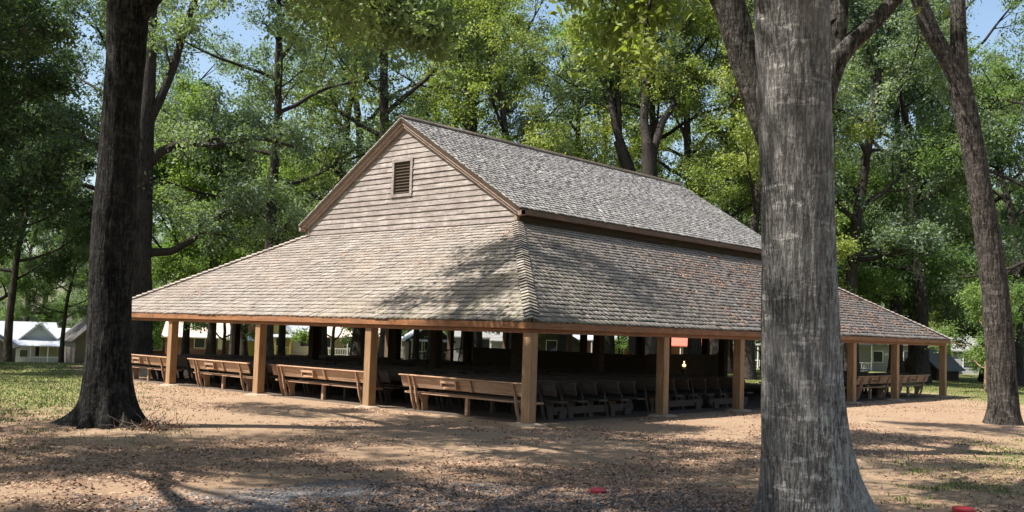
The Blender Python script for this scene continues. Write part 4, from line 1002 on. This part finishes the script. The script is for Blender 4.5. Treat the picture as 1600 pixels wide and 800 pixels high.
hero('oak_tree', 'large grey trunk with long side limbs, behind and right of the thick left oak', b, tr, [l1, l2, l3, l4, l5], (M['bark_far'], M['leaf_cool']), 47, 44, .18, .75, [.45, .35, .3, .3, .1], None, 40, .02, .2, 5, (), 16, step=.12)
# dark trunks behind the ridge, forking
for (px, D0, sd, lab, mat_, pts) in [(975, 57.0, 51, 'dark limb-heavy oak whose fork rises behind the ridge, left of the far end', 'leaf_oak',
        ([(1000, 560, .5), (992, 400, .42), (985, 270, .36), (965, 215, .3)], [[(990, 280, .28), (962, 200, .22), (950, 130, .15), (940, 60, .08)], [(985, 290, .25), (968, 235, .2), (966, 150, .16), (962, 60, .1), (955, -40, .05)]])),
        (1015, 55.0, 53, 'dark oak with upright double stem behind the far end of the ridge', 'leaf_yellow',
        ([(1020, 560, .55), (1018, 400, .46), (1016, 280, .42), (1012, 220, .36)], [[(1014, 240, .3), (1006, 190, .25), (1010, 120, .2), (1012, 40, .12), (1020, -60, .06)], [(1016, 250, .25), (1035, 190, .2), (1060, 150, .14), (1090, 110, .07)]])),
        (735, 64.0, 57, 'slim oak whose stems rise above the front part of the ridge', 'leaf_cool',
        ([(745, 560, .4), (742, 300, .36), (738, 180, .3), (728, 110, .24)], [[(735, 160, .2), (718, 90, .15), (700, 20, .1), (690, -40, .05)], [(738, 170, .2), (745, 80, .15), (760, 0, .1), (770, -80, .05)]]))]:
    D = D0; gp = ground_at(pts[0][0][0], D); b = gp
    tr = [((b[0], b[1], b[2]-.3), pts[0][0][2]*1.2)]+[(A(q[0], q[1]), q[2]) for q in pts[0][1:]]
    lb = [[(A(q[0], q[1], i*.5), q[2]) for i, q in enumerate(l)] for l in pts[1]]
    hero('oak_tree', lab, b, tr, lb, (M['bark_far'], M[mat_]), sd, 40, .18, .7, [.35, .35], GB, 28, .02, .1, 5, (), 12, step=.15)

# ------------------------------------------------------------------ ground cover and small things
def scatter(n, seed, rmin, rmax, half=.56, cond=None):
    r = np.random.default_rng(seed); rad = rmin*(rmax/rmin)**r.uniform(0, 1, n); az = YAW+r.uniform(-half, half, n)
    x = CAM[0]+rad*np.cos(az); y = CAM[1]+rad*np.sin(az)
    if cond is not None: k = cond(x, y, r); x, y = x[k], y[k]
    return x, y, r
def flat_leaves(x, y, r, size, lift=.012, tilt=.35, aspect=.6):
    n = len(x); z = gz(x, y)+.012*(vnoise(x*1.7, y*1.7, 3)-.5)*2+lift
    nr = r.normal(size=(n, 3))*tilt; nr[:, 2] = 1; nr /= np.linalg.norm(nr, axis=1)[:, None]
    t = r.normal(size=(n, 3)); t[:, 2] = 0; t -= nr*(t*nr).sum(1)[:, None]; t /= np.linalg.norm(t, axis=1)[:, None]; b = np.cross(nr, t)
    L = size*r.uniform(.5, 1.4, n); p = np.stack([x, y, z], 1)
    V = np.stack([p-t*L[:, None]*.5, p+b*(L*aspect*.5)[:, None]-nr*.15*L[:, None], p+t*L[:, None]*.5, p-b*(L*aspect*.5)[:, None]-nr*.15*L[:, None]], 1).reshape(-1, 3)
    V[:, 2] += .004
    return V, np.arange(n*4).reshape(n, 4)
def outside(x, y): return ~((x > .1) & (x < 25.5) & (y > .1) & (y < 19.3))
x, y, r = scatter(230000, 71, 7.5, 60, .56, lambda x, y, r: outside(x, y) & (r.uniform(0, 1, len(x)) < .05+.95*np.clip((vnoise(x*.55+9, y*.55+4, 8)+.6*vnoise(x*2.6, y*2.6, 2)-.72)*2.6, 0, 1)))
V, Q = flat_leaves(x, y, r, .052); T = np.clip(r.normal(.5, .26, len(x)), 0, 1)
tag(link_mesh('leaf_litter', np_mesh('leaf_litter', V, Q, T), M['litter']), 'brown and reddish fallen leaves strewn over the bare earth', 'fallen leaves', kind='stuff')
def ellm(x, y, cx, cy, ang, a, bb):
    dx, dy = x-cx, y-cy; ca, sa = math.cos(ang), math.sin(ang)
    return ((dx*ca+dy*sa)/a)**2+((dy*ca-dx*sa)/bb)**2
x, y, r = scatter(70000, 72, 7.5, 17, .56, lambda x, y, r: ellm(x, y, -7.9, -6.5, math.radians(-48), 3.9, 2.0)+1.2*(vnoise(x*2.2, y*2.2, 5)-.5)+r.normal(0, .12, len(x)) < .95)
n = len(x); z = gz(x, y)+.012*(vnoise(x*1.7, y*1.7, 3)-.5)*2; s = r.uniform(.009, .022, n)
oct_ = np.array([(1, 0, 0), (0, 1, 0), (-1, 0, 0), (0, -1, 0), (0, 0, .7), (0, 0, -.5)])
V = (np.stack([x, y, z+s*.2], 1)[:, None]+oct_[None]*s[:, None, None]*r.uniform(.7, 1.3, (n, 6, 1))).reshape(-1, 3)
Fq = np.array([(0, 1, 4), (1, 2, 4), (2, 3, 4), (3, 0, 4)]); Q = (Fq[None]+np.arange(n)[:, None, None]*6).reshape(-1, 3)
T = np.repeat(np.clip(r.normal(.45, .25, n), 0, 1), 4)
tag(link_mesh('gravel', np_mesh('gravel', V, Q, T), M['gravel']), 'loose grey gravel in the foreground', 'gravel', kind='stuff')
def grassy(x, y, r):
    nz = vnoise(x*2.2, y*2.2, 5)-.5
    e = np.minimum(np.minimum(ellm(x, y, -3.5, 20.0, math.radians(70), 15, 3.9)+nz*1.2, ellm(x, y, 34, -4, 0, 11, 5.5)+nz), ellm(x, y, 5, -9.5, 0, 9, 2.6)+nz*2.8+1.1)
    far = np.hypot(x-CAM[0], y-CAM[1])
    return outside(x, y) & ((e < .95) | ((far > 47) & (r.uniform(0, 1, len(x)) < .8)) | ((e < 2.0) & (r.uniform(0, 1, len(x)) < .10)) | (r.uniform(0, 1, len(x)) < .004))
x, y, r = scatter(420000, 73, 8, 95, .56, grassy)
n = len(x); z = gz(x, y)-.005; h = r.uniform(.018, .055, n)*(1+np.clip(np.hypot(x-CAM[0], y-CAM[1])/60, 0, 1)*.3); w = .004+.00022*np.hypot(x-CAM[0], y-CAM[1])
az = r.uniform(0, 6.28, n); bx, by = np.cos(az), np.sin(az); lx, ly = r.normal(0, .35, n)*h, r.normal(0, .35, n)*h
p = np.stack([x, y, z], 1); bw = np.stack([bx*w, by*w, 0*w], 1); tp = p+np.stack([lx, ly, h], 1); md = p+np.stack([lx*.35, ly*.35, h*.6], 1)
V = np.stack([p-bw, p+bw, md+bw*.8, tp, md-bw*.8], 1).reshape(-1, 3); Q = np.arange(n*5).reshape(n, 5)
tag(link_mesh('grass', np_mesh('grass', V, Q, np.clip(r.normal(.5, .25, n), 0, 1)), M['grass']), 'patchy short grass on the lawn around the bare earth', 'grass', kind='stuff')
r = np.random.default_rng(63); st_ = TreeBuf()
for k in range(170):
    rad = 8*(26/8)**r.uniform(); az_ = YAW+r.uniform(-.5, .5); x_, y_ = CAM[0]+rad*math.cos(az_), CAM[1]+rad*math.sin(az_)
    if not outside(x_, y_): continue
    a = r.uniform(0, 6.28); P, R = branch(r, (x_, y_, float(gz(x_, y_))+.022), (math.cos(a), math.sin(a), 0), r.uniform(.12, .55), r.uniform(.003, .007), .002, 4, .18, 0)
    P[:, 2] = gz(P[:, 0], P[:, 1])+.022+np.abs(P[:, 2]-P[0, 2])*.3; st_.add(*tube_np(P, R, 5))
tag(link_mesh('fallen_twigs', st_.mesh('fallen_twigs'), M['dish']), 'thin dead twigs strewn over the bare earth', 'twigs', kind='stuff')
# leaves on the skirt roof
r = np.random.default_rng(77); nn = 11000
u = r.uniform(0, 1, nn); xx = 1+24*u; yy = r.uniform(-.1, 4.6, nn)
clump = vnoise(xx*1.3, yy*2.5, 4)*.7+vnoise(xx*4, yy*7, 6)*.5; dens = np.clip((xx-3)/9, .05, 1)*(.5+.5*(xx > 9))
k = (clump+dens*.45+r.normal(0, .06, nn) > 1.04) & (xx > yy) & (xx < LT-yy); xx, yy = xx[k], yy[k]
kx_ = (HC-HS)/5.0
def roof_leaves(P, nrm, seed, size=.065):
    r = np.random.default_rng(seed); n = len(P); nr = np.array(nrm, float); nr /= np.linalg.norm(nr); nr = nr+r.normal(0, .3, (n, 3)); nr /= np.linalg.norm(nr, axis=1)[:, None]
    t = r.normal(size=(n, 3)); t -= nr*(t*nr).sum(1)[:, None]; t /= np.linalg.norm(t, axis=1)[:, None]; b = np.cross(nr, t); L = size*r.uniform(.5, 1.4, n)[:, None]
    return np.stack([P-t*L*.5, P+b*L*.3, P+t*L*.5, P-b*L*.3], 1).reshape(-1, 3), np.arange(n*4).reshape(n, 4)
P1 = np.stack([xx, yy, HS+kx_*(yy+OV)+.085], 1)
n2 = 6500; y2 = r.uniform(.5, 18, n2); x2 = r.uniform(-.1, 4.6, n2)
k = (vnoise(y2*1.1, x2*2.2, 9)*.7+vnoise(y2*4, x2*7, 6)*.5+r.normal(0, .05, n2) > .90) & (y2 > x2) & (y2 < WT-x2); y2, x2 = y2[k], x2[k]
P2 = np.stack([x2, y2, HS+kx_*(x2+OV)+.085], 1)
VA, QA = roof_leaves(P1, (0, -kx_, 1), 3); VB, QB = roof_leaves(P2, (-kx_, 0, 1), 4)
V = np.concatenate([VA, VB]); Q = np.concatenate([QA, QB+len(VA)])
tag(link_mesh('roof_leaves', np_mesh('roof_leaves', V, Q, np.clip(r.normal(.5, .25, len(Q)), 0, 1)), M['roof_litter']), 'orange-brown dead leaves caught in patches on the skirt roof', 'fallen leaves', kind='stuff')
# red plastic discs on the ground
for k, (px, py, s, lab) in enumerate([(934, 772, .82, 'dark red plastic disc lying on the gravel in the centre foreground'), (1506, 806, 1.0, 'bright red plastic disc at the bottom right picture edge')]):
    p = zpx(px, py); o = MB(); rr_ = .13*s
    o.tube([(0, 0, .0), (0, 0, .005), (0, 0, .03), (0, 0, .032), (0, 0, .018), (0, 0, .016)], [rr_*.9, rr_, rr_, rr_*.93, rr_*.88, .01], 24)
    ob = o.build('flying_disc', M['dark_red' if k == 0 else 'red_plastic']); ob.location = (p[0], p[1], float(gz(p[0], p[1]))+.02); ob.rotation_euler = (.08, -.06, 0); tag(ob, lab, 'disc')
# pile of twigs and dead leaves beside the left oak
c = zpx(238, 672); r = np.random.default_rng(91); base_ = np.array([c[0], c[1], float(gz(c[0], c[1]))]); tw = TreeBuf()
for k in range(45):
    a = r.uniform(0, 6.28); q = np.array([r.normal(0, .30), r.normal(0, .22), r.uniform(0, .08)]); d = np.array([math.cos(a), math.sin(a), r.uniform(-.05, .7)])
    P, R = branch(r, q, d, r.uniform(.25, .6), .009, .003, 4, .25, 0); P[:, 2] = np.maximum(P[:, 2], .0); tw.add(*tube_np(P, R, 5))
ho = empty('twig_pile', base_); tag(ho, 'heap of dead twigs and leaves against the right root of the thick left oak', 'twig pile')
link_mesh('twigs', tw.mesh('twigs'), M['dish'], ho)
cc = np.stack([r.normal(0, .26, 40), r.normal(0, .18, 40), np.abs(r.normal(.03, .06, 40))], 1)
V, Q, T = leaves(cc, np.full(40, .11), 9, .06, 92); T = T*.5; link_mesh('dead_leaves', np_mesh('dead_leaves', V, Q, T), M['litter'], ho)
print('scene built', len(bpy.data.objects))
